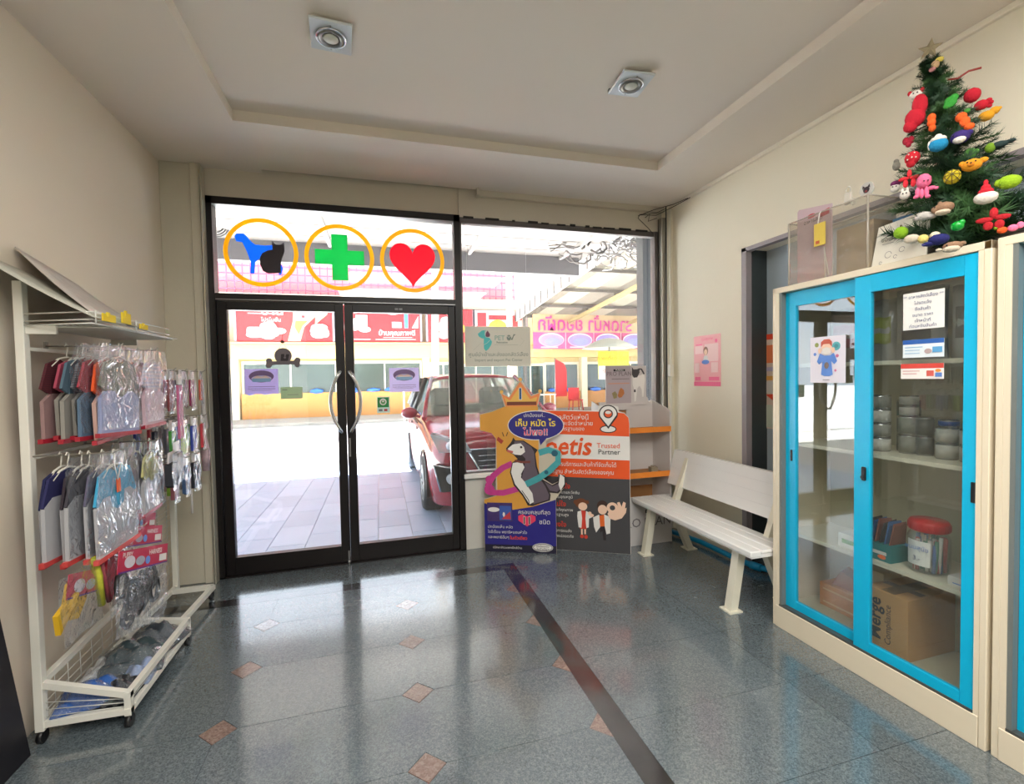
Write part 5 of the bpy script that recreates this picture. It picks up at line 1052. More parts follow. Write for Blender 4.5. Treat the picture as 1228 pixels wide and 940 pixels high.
# Christmas tree
TB, TP = Vector((2.30, 1.33, 1.857)), Vector((2.155, 1.375, 2.645))
NEED = M((26, 62, 34), .6, var=.3, vscale=40); NEED2 = M((52, 92, 44), .6, var=.3, vscale=40)
t = thing('christmas_tree', 'small leaning artificial Christmas tree on the right end of the cabinet top', 'christmas tree', tuple(TB))
b = MB(); b.tube([TB-TB, (TP-TB)*.5, TP-TB], [.012, .009, .004], 6); part('trunk', b, M((60, 50, 36), .8), t)
b = MB(); b.cyl((0, 0, 0), (0, 0, .012), .06, n=12); part('stand', b, M((40, 70, 44), .6), t)
def branch_mesh(seed, m):
    r2 = random.Random(seed); b = MB(); b.tube([(0, 0, 0), (.5, 0, .03), (1, 0, .10)], .012, 4)
    for i in range(150):
        s = r2.uniform(.05, 1.03); z = .10*s*s; a = r2.uniform(0, 2*PI); L = r2.uniform(.16, .26)*(1.1-.3*s)
        base = Vector((s, 0, z)); tip = base+Vector((L*.65, L*math.cos(a), L*math.sin(a))); sd = Vector((0, -math.sin(a), math.cos(a)))*.012
        b._tag([b.bm.faces.new([b.bm.verts.new(base-sd), b.bm.verts.new(base+sd), b.bm.verts.new(tip)])])
    me = bpy.data.meshes.new('branch'); b.bm.to_mesh(me); b.bm.free(); me.materials.append(m); return me
BMS = [branch_mesh(k, NEED if k % 3 else NEED2) for k in range(6)]
rnd = random.Random(21)
for i in range(240):
    s = (i+.5)/240; s = s**1.05; base = (TP-TB)*(.04+.93*s); L = (.205*(1-s)+.038)*rnd.uniform(.75, 1.1); a = i*2.39996+rnd.uniform(-.3, .3)
    o = bpy.data.objects.new('branch', rnd.choice(BMS)); COL.objects.link(o); o.parent = t; o.location = base
    o.rotation_euler = (rnd.uniform(0, 6), rnd.uniform(-.38, .16)-(.6 if s > .9 else 0)-(.25 if s < .08 else 0), a); o.scale = (L, max(L, .12), max(L, .12))
# ornaments
VD = Vector((-.87, -.48, .12)).normalized()       # from the tree towards the room
VR = Vector((.48, -.87, 0)); VU = Vector((0, 0, 1))
def knit(c, **k): return M(c, .85, bump=.5, bscale=260, var=.12, vscale=60, **k)
def orn(name, label, pos, blobs, eyes=()):
    pos = Vector(pos); t = thing(name, label, 'ornament', tuple(pos), 0, 'ornaments on the Christmas tree')
    for n, c, items in blobs:
        b = MB()
        for (r, u, d, sx, sz, sd) in items:
            mrot = Matrix((VR, VD, VU)).transposed(); b.ball(VR*r+VU*u+VD*d, 1, (sx, sd, sz), 2, rot=mrot)
        part(n, b, knit(c) if n != 'bead' else M(c, .2), t)
    if eyes:
        b = MB()
        for (r, u, d) in eyes: b.ball(VR*r+VU*u+VD*d, .003, sub=1)
        part('eye', b, BLACK, t)
    return t
RED, ORA, YELO, PINK, BLU, PUR, BRN, CRE, LIM, WHI, DKB = (196, 18, 44), (238, 96, 28), (226, 160, 30), (236, 110, 150), (20, 140, 190), (52, 34, 110), (150, 116, 90), (226, 210, 160), (150, 190, 30), (232, 226, 216), (24, 28, 100)
# star topper
t = thing('star_topper', 'pale glitter star on the tip of the Christmas tree', 'ornament', (2.142, 1.367, 2.64))
st = [(.042*math.sin(k*PI/5+.15) if k % 2 == 0 else .018*math.sin(k*PI/5+.15), .042*math.cos(k*PI/5+.15) if k % 2 == 0 else .018*math.cos(k*PI/5+.15)) for k in range(10)]
c0 = Vector((2.142, 1.367, 2.675)); b = MB(); cf = b.bm.verts.new(c0+VD*.012); cbk = b.bm.verts.new(c0-VD*.012); rg = [b.bm.verts.new(c0+VR*x+VU*z) for x, z in st]
b._tag([b.bm.faces.new((rg[i], rg[(i+1) % 10], cf)) for i in range(10)]+[b.bm.faces.new((rg[(i+1) % 10], rg[i], cbk)) for i in range(10)]); part('star', b, M((150, 138, 110), .6, metal=.3, bump=.4, bscale=200), t, world=True)
orn('doll_ornament', 'tiny tan and pink doll just under the star', (2.15, 1.352, 2.60), [('body', (206, 170, 130), [(0, 0, .01, .014, .016, .012)]), ('hat', (216, 196, 90), [(.012, .014, .01, .014, .010, .01)]), ('scarf', (220, 150, 150), [(-.008, -.014, .01, .012, .008, .01)])])
t = thing('red_ribbon', 'thin red ribbon stretching right near the tree top', 'ribbon', (2.205, 1.306, 2.53)); b = MB()
c1 = Vector((2.19, 1.30, 2.535)); b.tube([c1-VR*.03+VU*.0, c1+VU*-.008, c1+VR*.03+VU*.006, c1+VR*.065+VU*.002], .004, 5); part('ribbon', b, M((150, 50, 40), .5), t, world=True)
orn('dog_face_ornament', 'white dog face at the upper left of the tree', (2.118, 1.40, 2.505), [('face', WHI, [(0, 0, .01, .022, .018, .014)]), ('ear', (190, 20, 40), [(-.018, .012, .012, .008, .010, .006), (.02, .012, .012, .008, .01, .006)])], [(-.006, .002, .025), (.006, .002, .025)])
orn('stocking_ornament', 'large red knitted stocking at the upper left of the tree', (2.10, 1.385, 2.415), [('knit_body', RED, [(.010, .035, .01, .026, .045, .02), (-.004, -.01, .012, .034, .038, .022), (-.018, -.038, .012, .024, .024, .018)])])
orn('leaf_ornament', 'bright green felt leaf high on the front of the tree', (2.135, 1.29, 2.42), [('leaf', (50, 150, 50), [(0, 0, .01, .020, .022, .006), (.010, .012, .01, .014, .014, .006), (-.008, -.012, .01, .014, .012, .006)])])
orn('red_ball_ornament', 'round red ball at the upper right of the tree', (2.21, 1.265, 2.44), [('ball', RED, [(0, 0, .01, .026, .026, .024)])])
orn('crab_ornament', 'red knitted crab under the red ball at upper right', (2.225, 1.245, 2.395), [('shell', RED, [(0, 0, .01, .022, .018, .016), (.020, .010, .01, .010, .008, .008), (.026, .0, .01, .008, .007, .008), (.022, -.012, .01, .008, .006, .008)])])
orn('carrot_ornament', 'orange knitted carrot on the upper left front of the tree', (2.098, 1.33, 2.36), [('knit_body', ORA, [(0, .016, .01, .014, .016, .014), (0, -.004, .012, .014, .016, .014), (.002, -.024, .01, .012, .014, .012)])])
orn('fox_ornament', 'orange fox with a green collar on the upper right front of the tree', (2.15, 1.255, 2.33), [('body', ORA, [(-.008, .018, .01, .018, .018, .014), (.002, -.004, .012, .016, .020, .014), (.014, -.026, .012, .016, .014, .012)]), ('collar', (70, 150, 60), [(.008, .036, .01, .01, .008, .008)])])
orn('duck_ornament', 'mustard yellow duck on the right edge near the tree top', (2.235, 1.235, 2.35), [('body', YELO, [(0, 0, .01, .024, .018, .018), (.022, .012, .01, .016, .014, .012), (.034, .016, .01, .008, .006, .006)])])
orn('penguin_ornament', 'blue ball bird with a white knitted cap, upper front of the tree', (2.088, 1.30, 2.26), [('body', BLU, [(0, -.004, .012, .030, .024, .024)]), ('cap', WHI, [(0, .014, .014, .026, .012, .022), (0, .026, .014, .012, .01, .01), (-.026, 0, .014, .005, .018, .005)])])
orn('whale_ornament', 'dark purple whale with a white belly right of the blue bird', (2.122, 1.25, 2.262), [('body', PUR, [(0, .004, .010, .030, .024, .022), (.024, .012, .01, .012, .010, .01)]), ('belly', WHI, [(-.002, -.010, .020, .020, .012, .014)])], [(-.02, .006, .028)])
orn('heart_ornament', 'small dark red heart at the left of the tree', (2.11, 1.42, 2.33), [('heart', (170, 20, 50), [(-.008, .004, .01, .012, .016, .01), (.008, .004, .01, .012, .016, .01), (0, -.012, .01, .01, .012, .01)])])
t = orn('strawberry_ornament', 'red strawberry with white dots at the left of the tree', (2.08, 1.385, 2.243), [('berry', (196, 20, 40), [(0, .002, .01, .026, .026, .022), (-.004, -.018, .01, .016, .016, .014)]), ('bead', WHI, [(-.010, .010, .030, .0028, .0028, .0028), (.008, .012, .030, .0028, .0028, .0028), (0, -.004, .031, .0028, .0028, .0028), (-.014, -.008, .027, .0028, .0028, .0028), (.012, -.006, .028, .0028, .0028, .0028)])])
orn('grey_bird_ornament', 'small grey bird on the far left tips of the tree', (2.13, 1.48, 2.26), [('body', (120, 116, 104), [(0, 0, .01, .014, .020, .012), (0, .018, .01, .010, .010, .01)])])
orn('bear_ornament', 'golden bear face right of centre on the tree', (2.12, 1.212, 2.145), [('face', (222, 146, 24), [(0, 0, .012, .030, .022, .02), (-.026, .012, .01, .010, .010, .008), (.030, .010, .01, .014, .010, .008)]), ('snout', (200, 120, 20), [(-.002, -.004, .030, .010, .008, .006)])], [(-.012, .005, .031), (.010, .005, .031), (-.002, -.001, .037)])
t = orn('net_ball_ornament', 'yellow ball wrapped in dark net at the centre of the tree', (2.082, 1.25, 2.115), [('ball', (206, 184, 30), [(0, 0, .01, .026, .026, .024)])])
b = MB()
for k in range(4):
    a = k*PI/4; ax_ = VR*math.cos(a)+VU*math.sin(a); b.tube([VD*.01+(ax_*math.cos(q*PI/10)+VD*math.sin(q*PI/10))*.0268 for q in range(20)], .0012, 4, closed=True)
b.tube([VD*.024+(VR*math.cos(q*PI/8)+VU*math.sin(q*PI/8))*.020 for q in range(16)], .0012, 4, closed=True); part('net', b, M((90, 80, 30), .6), t)
orn('dark_fish_ornament', 'dark green and navy fish on the right side of the tree', (2.235, 1.195, 2.225), [('body', (40, 60, 60), [(0, 0, .01, .026, .012, .014), (.028, .004, .01, .016, .006, .01)]), ('belly', (110, 150, 30), [(-.024, -.004, .012, .016, .018, .014)])])
orn('lime_ball_ornament', 'lime green ball on the far right branches of the tree', (2.205, 1.150, 2.068), [('ball', LIM, [(0, 0, .01, .034, .024, .024), (-.024, .002, .01, .016, .014, .014)])])
orn('octopus_ornament', 'pink knitted octopus with dangling arms, lower left of the tree', (2.055, 1.327, 2.105), [('head', PINK, [(0, .022, .012, .024, .028, .022)]), ('arm', PINK, [(-.018, -.016, .012, .008, .020, .008), (-.006, -.024, .014, .008, .020, .008), (.008, -.022, .014, .008, .022, .008), (.022, -.010, .012, .014, .008, .008), (-.022, -.032, .012, .010, .007, .008), (.012, -.040, .014, .009, .007, .008), (.036, -.014, .012, .008, .006, .006)])], [(.002, .014, .034), (.014, .014, .032)])
orn('red_flower_ornament', 'red star flower left of the pink octopus', (2.075, 1.392, 2.165), [('petal', (214, 36, 50), [(0, .020, .01, .008, .018, .008), (-.018, .004, .01, .018, .008, .008), (.018, .002, .01, .018, .008, .008), (-.012, -.016, .01, .009, .016, .008), (.012, -.018, .01, .009, .018, .008)])])
orn('panda_ornament', 'white and purple panda on the left edge of the tree', (2.13, 1.485, 2.175), [('face', WHI, [(0, -.006, .01, .018, .018, .014)]), ('hat', (110, 30, 90), [(.002, .012, .012, .018, .012, .014)])], [(-.006, -.004, .025), (.006, -.004, .025)])
orn('rabbit_ornament', 'small cream rabbit below the red star flower', (2.07, 1.405, 2.105), [('face', WHI, [(0, 0, .01, .018, .018, .014), (-.008, .018, .01, .005, .012, .004), (.008, .018, .01, .005, .012, .004)])], [(-.005, .002, .025), (.006, .002, .025)])
orn('santa_hat_ornament', 'red pointed hat on a white ball, right side of the tree', (2.12, 1.170, 2.018), [('ball', WHI, [(0, -.006, .01, .034, .022, .024)]), ('hat', (200, 24, 44), [(0, .014, .014, .022, .012, .018), (0, .028, .012, .014, .014, .012), (0, .044, .012, .007, .014, .007)])])
orn('hamster_ornament', 'brown hamster with a white belly, low on the front of the tree', (2.058, 1.260, 2.0), [('body', BRN, [(0, .004, .010, .030, .020, .022), (-.022, .0, .012, .016, .014, .014), (-.012, .022, .010, .007, .007, .006)]), ('belly', (214, 196, 172), [(-.004, -.014, .014, .024, .010, .018)])], [(-.026, .006, .024)])
orn('mouse_ornament', 'pale grey mouse left of the brown hamster', (2.043, 1.318, 1.99), [('body', (188, 184, 178), [(0, 0, .010, .028, .016, .018), (.020, -.006, .012, .018, .010, .014), (-.02, -.004, .01, .012, .010, .012)])], [(-.02, .002, .021)])
orn('lime_apple_ornament', 'lime green apple at the lower left edge of the tree', (2.048, 1.404, 1.953), [('apple', (130, 176, 24), [(0, 0, .01, .025, .024, .022)]), ('stalk', (80, 60, 30), [(0, .026, .01, .003, .006, .003)])])
t = orn('glitter_ornament', 'shiny green glitter bauble low on the front of the tree', (2.058, 1.218, 1.922), [('bead', (10, 150, 50), [(0, 0, .01, .020, .018, .016), (.012, .012, .01, .010, .010, .008)])])
orn('chick_ornament', 'cream chick pair near the foot of the tree', (2.035, 1.315, 1.902), [('body', (224, 206, 120), [(0, 0, .010, .017, .017, .015)]), ('second_chick', (226, 214, 184), [(.034, .004, .010, .017, .016, .014)])])
orn('navy_cap_ornament', 'navy blue whale at the foot of the tree over the cabinet edge', (2.035, 1.262, 1.885), [('body', DKB, [(0, 0, .010, .032, .020, .022), (-.03, -.012, .012, .02, .008, .012)])])
orn('seal_ornament', 'brown and cream seal hanging over the cabinet front edge', (2.035, 1.222, 1.845), [('body', BRN, [(.004, .004, .010, .030, .016, .018), (.030, .008, .01, .010, .008, .01)]), ('belly', (214, 200, 178), [(0, -.008, .016, .026, .012, .016), (-.034, -.004, .012, .010, .006, .008)])], [(-.012, .004, .028)])
orn('poinsettia_ornament', 'deep red felt poinsettia at the lower right of the tree', (2.118, 1.145, 1.925), [('petal', (178, 14, 30), [(0, .024, .01, .012, .020, .006), (-.024, .004, .01, .024, .010, .006), (.022, .006, .01, .022, .010, .006), (-.014, -.018, .01, .014, .016, .006), (.014, -.018, .01, .014, .016, .006)])])
orn('striped_fish_ornament', 'orange, green and pink striped fish beside the second cabinet top', (2.14, 1.115, 1.885), [('body', (230, 90, 30), [(-.016, 0, .010, .014, .012, .01)]), ('middle', (140, 180, 40), [(-.03, .012, .010, .008, .008, .008)]), ('tail', (236, 120, 160), [(.010, .002, .010, .014, .012, .01), (.028, .008, .01, .010, .012, .006)])])
orn('cream_bell_ornament', 'cream bell between the mouse and the lime apple', (2.042, 1.36, 1.915), [('bell', (208, 196, 176), [(0, 0, .01, .026, .018, .016)])])
orn('sock_ornament', 'dark green mitten on the middle right of the tree', (2.15, 1.235, 2.20), [('mitten', (60, 110, 40), [(0, 0, .01, .018, .022, .012), (.018, .004, .01, .008, .010, .008)])])

# ================================================================ PRODUCT RACK ON THE LEFT
RK = M((228, 226, 216), .4, var=.04, vscale=8); WIRE = M((214, 214, 208), .35, metal=.2, var=0)
t = thing('product_rack', 'white metal product rack with wire shelf and basket along the left wall', 'rack', (-1.2, 2.85, 0))
for y, z1 in ((2.235, 1.80), (2.88, 1.62), (3.50, 1.18)):
    b = MB(); b.box(-1.325, -1.295, y-.016, y+.016, .05, z1, .002); part('upright', b, RK, t, world=True)
def rail(p, q, r=.012, n='rail'):
    b = MB(); p, q = Vector(p), Vector(q); d = (q-p).normalized(); up = Vector((0, 0, 1)) if abs(d.z) < .9 else Vector((1, 0, 0)); s = d.cross(up).normalized()*r; u = s.cross(d).normalized()*r
    b.hexa([p-s-u, p+s-u, q+s-u, q-s-u, p-s+u, p+s+u, q+s+u, q-s+u]); part(n, b, RK, t, world=True)
rail((-1.31, 2.235, .235), (-1.02, 2.235, .135)); rail((-1.31, 2.235, .075), (-1.02, 2.235, .068)); rail((-1.02, 2.235, .05), (-1.02, 2.235, .145))
rail((-1.02, 2.22, .135), (-1.02, 2.84, .135)); rail((-1.02, 2.22, .068), (-1.02, 2.84, .075)); rail((-1.02, 2.84, .05), (-1.02, 2.84, .145))
rail((-1.31, 2.235, .235), (-1.31, 2.86, .27)); rail((-1.31, 2.235, .075), (-1.31, 3.5, .075)); rail((-1.31, 2.84, .18), (-1.02, 2.84, .135)); rail((-1.31, 2.84, .075), (-1.02, 2.84, .075))
rail((-1.10, 2.84, .075), (-1.075, 3.42, .075), .014); rail((-1.31, 3.42, .075), (-1.075, 3.42, .075), .014); rail((-1.31, 2.88, .25), (-1.31, 2.88, .06), .012)
b = MB()
for k in range(1, 7): b.tube([(-1.02+(.0), 2.25, .075+k*.009), (-1.02, 2.83, .075+k*.009)], .0016, 4) if k % 2 else None
for k in range(16): y = 2.25+k*.038; b.tube([(-1.31, y, .075), (-1.02, y, .072)], .0018, 4)
for k in range(4): b.tube([(-1.31, 2.25, .11+k*.035), (-1.31, 2.86, .12+k*.038)], .0018, 4)
for k in range(7): b.tube([(-1.31, 2.32+k*.085, .075), (-1.31, 2.32+k*.085, .25)], .0018, 4)
for k in range(3): b.tube([(-1.31, 2.235, .10+k*.03), (-1.02, 2.235, .085+k*.015)], .0018, 4)
part('basket_wires', b, WIRE, t, world=True)
b = MB()
for k in range(44): z = .12+k*.0335; b.tube([(-1.325, 2.88, z), (-1.325, 3.50, z)], .0022, 4) if z < 1.18 or k % 2 == 0 and z < 1.55 else None
for k in range(5): b.tube([(-1.33, 2.93+k*.13, .1), (-1.33, 2.93+k*.13, 1.55)], .0022, 4)
part('grid_wires', b, WIRE, t, world=True)
b = MB()
for k in range(14): x = -1.30+k*.0215; b.tube([(x, 2.235, 1.635), (x, 2.86, 1.635)], .0018, 4)
for k in range(5): b.tube([(-1.31, 2.27+k*.13, 1.632), (-1.02, 2.27+k*.13, 1.632)], .0025, 4)
b.box(-1.31, -1.03, 2.25, 2.85, 1.628, 1.631)
part('shelf_wires', b, WIRE, t, world=True)
b = MB()
for z in (1.632, 1.647, 1.675): b.tube([(-1.295, 2.225, z), (-1.03, 2.12, z), (-1.02, 2.76, z)], .003, 5)
for y in (2.125, 2.43): b.tube([(-1.02, y, 1.63), (-1.02, y, 1.68)], .003, 5)
part('shelf_gallery', b, WIRE, t, world=True)
for y in (2.235, 2.86): b = MB(); b.box(-1.31, -1.20, y-.006, y+.006, 1.60, 1.632); part('shelf_bracket', b, RK, t, world=True)
for z in (1.545, 1.12, .70):
    rail((-1.31, 2.235, z), (-1.31, 2.88, z), .007, 'crossbar')
for x, y in ((-1.02, 2.235), (-1.31, 2.235), (-1.02, 2.84), (-1.08, 3.40)):
    b = MB(); b.cyl((x-.009, y, .026), (x+.009, y, .026), .025, n=14); b.box(x-.012, x+.012, y-.010, y+.010, .03, .055); part('caster', b, BLACK, t, world=True)
def peg(y, z, x1, x0=-1.31): b = MB(); b.tube([(x0, y, z), (x1-.012, y, z), (x1, y, z+.012)], .0032, 6); b.box(x0-.004, x0, y-.012, y+.012, z-.018, z+.018); part('peg', b, M((150, 146, 136), .4, metal=.5), t, world=True)
peg(2.37, 1.562, -1.045); peg(2.66, 1.562, -1.03); peg(2.235, 1.128, -1.02); peg(2.60, 1.13, -1.02); peg(2.45, .765, -1.02); peg(2.235, .745, -1.06, -1.20)
for y in (2.86, 3.01, 3.15, 3.29):
    for z in (1.47, 1.20, 1.17-.0, .985): peg(y, z, -1.03, -1.325) if z != 1.17 else None

# sheets on the rack top
def leaf4(name, label, pts, mat, cat='sheet'):
    b = MB(); P = [Vector(p) for p in pts]
    b.grid(6, 4, lambda u, v: P[0]*(1-u)*(1-v)+P[1]*u*(1-v)+P[2]*u*v+P[3]*(1-u)*v+Vector((0, 0, -.012*math.sin(u*PI)))); return solo(name, b, mat, label, cat, solid=.004)
leaf4('grey_board', 'long grey board lying aslant across the near end of the rack shelf', [(-1.375, 2.06, 1.90), (-1.015, 2.10, 1.655), (-1.015, 2.45, 1.655), (-1.37, 2.5, 1.85)], M((190, 190, 178), .5, var=.05))
leaf4('large_paper', 'large curled printed paper leaning on the wall above the rack', [(-1.375, 2.335, 1.955), (-1.04, 2.16, 1.672), (-1.04, 2.55, 1.662), (-1.375, 2.73, 1.88)], M((196, 188, 182), .5, var=.15, vscale=16))
leaf4('small_paper', 'smaller bluish paper behind the large one at the far end of the rack shelf', [(-1.37, 2.72, 1.868), (-1.06, 2.45, 1.662), (-1.05, 2.74, 1.645), (-1.36, 3.0, 1.80)], M((190, 196, 198), .45, var=.05))
for k, (y, w, h, z) in enumerate(((2.15, .09, .03, 1.645), (2.29, .07, .045, 1.652), (2.44, .07, .022, 1.645))):
    b = MB(); b.box(-1.014, -1.008, y, y+w, z, z+h, .001); b.box(-1.012, -1.006, y+w*.3, y+w*.5, z+h*.6, z+h*1.2)
    solo('yellow_tag', b, M((226, 196, 30), .5, var=.05), ['yellow price tag nearest on the rack shelf edge', 'tall yellow price tag in the middle of the rack shelf edge', 'low yellow price tag furthest along the rack shelf edge'][k], 'tag', 'yellow tags on the shelf edge')

FILM = clear('bag_film', (.95, .96, .98), .12, haze=.10, hazecol=(215, 220, 228), bump=1.0, bscale=22, ior=1.5)
HANG = M((222, 218, 206), .4, var=0)
def stripes(name, c1, c2, sc):
    m, nt_ = _new(name); bs = nt_.nodes['Principled BSDF']; tc = nt_.nodes.new('ShaderNodeTexCoord'); w = nt_.nodes.new('ShaderNodeTexWave'); w.bands_direction = 'Z'; w.inputs['Scale'].default_value = sc; w.inputs['Distortion'].default_value = 1.5
    mx = nt_.nodes.new('ShaderNodeMix'); mx.data_type = 'RGBA'; mx.inputs[6].default_value = (*lin(c1), 1); mx.inputs[7].default_value = (*lin(c2), 1)
    nt_.links.new(tc.outputs['Object'], w.inputs[0]); nt_.links.new(w.outputs['Fac'], mx.inputs[0]); nt_.links.new(mx.outputs[2], bs.inputs['Base Color']); bs.inputs['Roughness'].default_value = .8; return m
def film_sheet(w, h, x, seed, nx=6, ny=7, skew=0):
    r2 = random.Random(seed); ph = r2.uniform(0, 9); b = MB()
    b.grid(nx, ny, lambda u, v: (x+.006*math.sin(u*9+ph+v*4)+.004*math.sin(v*13+ph), (u-.5)*w*(1-.25*max(0, v-.8)*5*.5), -h*(1-v)+skew*(u-.5))); return b
def dog_shirt(label, loc, w, h, top, low, rz=0, tilt=0, strip=(160, 30, 48), seed=0, film_on=True, low_h=.42, cat='dog clothes', group='bagged dog shirts on the rack'):
    """local: +x towards the room, y along the wall, hook at the origin"""
    t = thing('bagged_dog_shirt', label, cat, loc, rz, group); t.rotation_euler = (tilt, 0, rz)
    b = MB(); b.tube([(0, -.008, .0), (0, 0, .012), (0, .012, .004), (0, .006, -.02), (0, 0, -.045)], .0028, 5); b.tube([(.002, -w*.28, -.085), (.002, -w*.15, -.055), (.002, 0, -.045), (.002, w*.15, -.055), (.002, w*.28, -.085)], .0045, 6); part('hanger', b, HANG, t)
    sh = [(-w*.14, -.055), (-w*.34, -.075), (-w*.46, -h*.45), (-w*.34, -h*.50), (-w*.30, -h*.32), (-w*.32, -h*.66), (w*.32, -h*.66), (w*.30, -h*.32), (w*.34, -h*.50), (w*.46, -h*.45), (w*.34, -.075), (w*.14, -.055), (0, -.078)]
    b = MB(); b.prism([(-.004, y, z) for y, z in sh], (.009, 0, 0)); b.ball((0, 0, -h*.42), 1, (.008, w*.27, h*.24), 2); part('shirt', b, top, t)
    b = MB(); b.prism([(-.007, y, z) for y, z in ((-w*.44, -h*.96), (w*.44, -h*.96), (w*.44, -h*(1-low_h)), (w*.3, -h*(1-low_h)+.03), (-w*.3, -h*(1-low_h)+.03), (-w*.44, -h*(1-low_h)))], (.013, 0, 0)); part('backing_card', b, low, t)
    b = MB(); b.box(-.009, .0085, -w*.49, w*.49, -h*1.0, -h*.955); part('bottom_strip', b, M(strip, .35, var=.05), t)
    if film_on: part('bag', film_sheet(w, h-.03, .014, seed), FILM, t, world=False)
    return t
S1 = stripes('stripe_maroon', (96, 24, 36), (50, 24, 34), 60); S2 = stripes('stripe_dark', (60, 60, 70), (150, 150, 155), 45); S3 = stripes('stripe_pastel', (186, 190, 214), (226, 208, 216), 18)
KN = M((128, 128, 116), .9, var=.5, vscale=45, bump=.4, bscale=90); PLAID = M((198, 184, 160), .8, var=.35, vscale=35); GCARD = M((142, 139, 133), .5, var=.06); WCARD = M((176, 176, 180), .45, var=.04)
up = [('maroon striped dog shirt, innermost on the upper left peg', S1, M((150, 120, 120), .5)), ('dusky pink dog shirt, second on the upper left peg', M((170, 70, 92), .8), GCARD), ('grey blue dog shirt, third on the upper left peg', M((80, 104, 120), .8), GCARD),
      ('dark striped dog shirt, fourth on the upper left peg', S2, GCARD), ('red and blue dog shirt, fifth on the upper left peg', M((176, 56, 72), .8, var=.1), M((86, 112, 138), .6)), ('bright orange dog shirt hanging on the upper left peg', M((222, 84, 34), .8), M((196, 160, 150), .5)),
      ('grey knitted dog shirt with a blue card, outermost on the upper left peg', KN, M((150, 158, 196), .5, var=.15, vscale=10))]
for i, (lb, m, c) in enumerate(up):
    dog_shirt(lb, (-1.245+i*.030, 2.37+(0, .012, -.01, .015, -.006, -.015, .01)[i], 1.562), .33 if i < 5 else .30, (.385, .37, .39, .375, .385, .395, .38)[i], m, c, rz=-.06+.04*(i % 3), seed=i, tilt=(0, .03, -.02, .02, -.03, .05, -.05)[i], film_on=i > 2)
mid = [('cream plaid dog shirt, innermost on the upper far peg', PLAID, GCARD), ('brick red dog shirt in the middle of the upper far peg', M((132, 44, 40), .8), GCARD), ('pastel striped dog shirt, outermost on the upper far peg', S3, M((210, 180, 190), .5))]
for i, (lb, m, c) in enumerate(mid): dog_shirt(lb, (-1.17+i*.055, 2.66, 1.562), .26, .37, m, c, seed=20+i, rz=.05*(i-1))
lw = [('navy dog shirt, innermost on the lower left peg', M((26, 30, 78), .8), WCARD), ('second navy dog shirt on the lower left peg', M((36, 36, 84), .8), WCARD), ('black brown dog shirt on the lower left peg', M((52, 44, 54), .8), WCARD), ('charcoal dog shirt on the lower left peg', M((66, 62, 70), .8), WCARD), ('grey violet dog shirt behind the turquoise one', M((96, 92, 116), .8), WCARD)]
for i, (lb, m, c) in enumerate(lw): dog_shirt(lb, (-1.215+i*.034, 2.235+(.01, -.012, .006, -.01, .012)[i], 1.128), .31, (.40, .39, .405, .395, .40)[i], m, c, rz=(.03, -.04, .02, -.03, .04)[i], tilt=(.03, -.02, .025, -.03, .01)[i], seed=40+i, strip=(196, 72, 70), low_h=.55, film_on=i > 2)
t = dog_shirt('turquoise dog shirt with an orange tag, outermost on the lower left peg', (-1.035, 2.235, 1.128), .33, .40, M((60, 158, 200), .8, var=.1), WCARD, seed=50, strip=(206, 84, 80), low_h=.52, tilt=.03)
b = MB(); b.box(.012, .015, -.02, .01, -.16, -.105, .002); part('tag', b, M((220, 96, 50), .5), t)
b = MB(); b.tube([(.014, -.03, -.03), (.015, -.012, -.11), (.014, .02, -.05)], .0018, 4); part('ribbon', b, WLINE, t)
for i, (lb, m) in enumerate((('yellow patterned dog shirt behind the turquoise one', PLAID), ('black and pink dog harness vest on the lower far peg', M((60, 44, 52), .8, var=.3, vscale=30)), ('pale yellow dog shirt, outermost on the lower far peg', M((214, 208, 140), .8, var=.2, vscale=20)))):
    dog_shirt(lb, (-1.18+i*.06, 2.60, 1.13), .24, .34, m, WCARD, seed=60+i, rz=.05*i)

# harness packs with red header cards
HRED = M((186, 24, 62), .4, var=.05); HPU = M((90, 40, 130), .4, var=0)
def header_pack(label, o, ln, h, content, lines, seed):
    ex = Vector((.0, 1, -.26)).normalized(); f_ = Fr(o, ex, Vector((0, .26, 1))); t = thing('harness_pack', label, 'pet supplies', tuple(o), 0, 'red headed harness packs')
    b = MB(); b.mat(HRED); pbox(b, f_, 0, -h, ln, 0, 0, .003); part('header_card', b, None, t, world=True)
    b = MB(); flat(b, f_, [(M((210, 205, 214), .5, var=.2, vscale=60), ell(ln*.20, -h*.55, ln*.10, h*.28)), (M((170, 175, 190), .5, var=.2, vscale=60), ell(ln*.40, -h*.60, ln*.09, h*.22)), (BLU2, ell(ln*.55, -h*.65, ln*.05, h*.2)), (WLINE, rect(ln*.80, -h*.85, ln*.97, -h*.5)), (HPU, rect(0, -h, ln, -h*.93))], k0=.0036); part('print', b, None, t, world=True, recalc=False)
    for s, a, c, sz in lines: text(t, f_, s, a*ln, c*h, sz, WLINE, k=.006, bold=.0004)
    if content:
        b = MB(); rr = random.Random(seed)
        for i in range(content[1]): 
            a = rr.uniform(.15, .8)*ln; z = -h-rr.uniform(.04, .17)
            b.tube([f_.p(a+.05*math.cos(q*.9+i)*rr.uniform(.7, 1.1), z+.05*math.sin(q*.9+i), -.004-.004*(i % 3)) for q in range(7)], .009, 6, closed=True)
        part('harness', b, content[0], t, world=True)
        b = MB(); b.grid(6, 6, lambda u, v: f_.p(ln*u, -h-.24*v, .008+.008*math.sin(u*8+v*5+seed))); part('bag', b, FILM, t, world=True)
    return t
header_pack('nearest red header card over a black harness in a clear bag', (-1.0, 2.165, .745), .44, .085, (BLACK, 16), (('PUPPY', .14, -.22, .028), ('HARNESS', .70, -.30, .03)), 3)
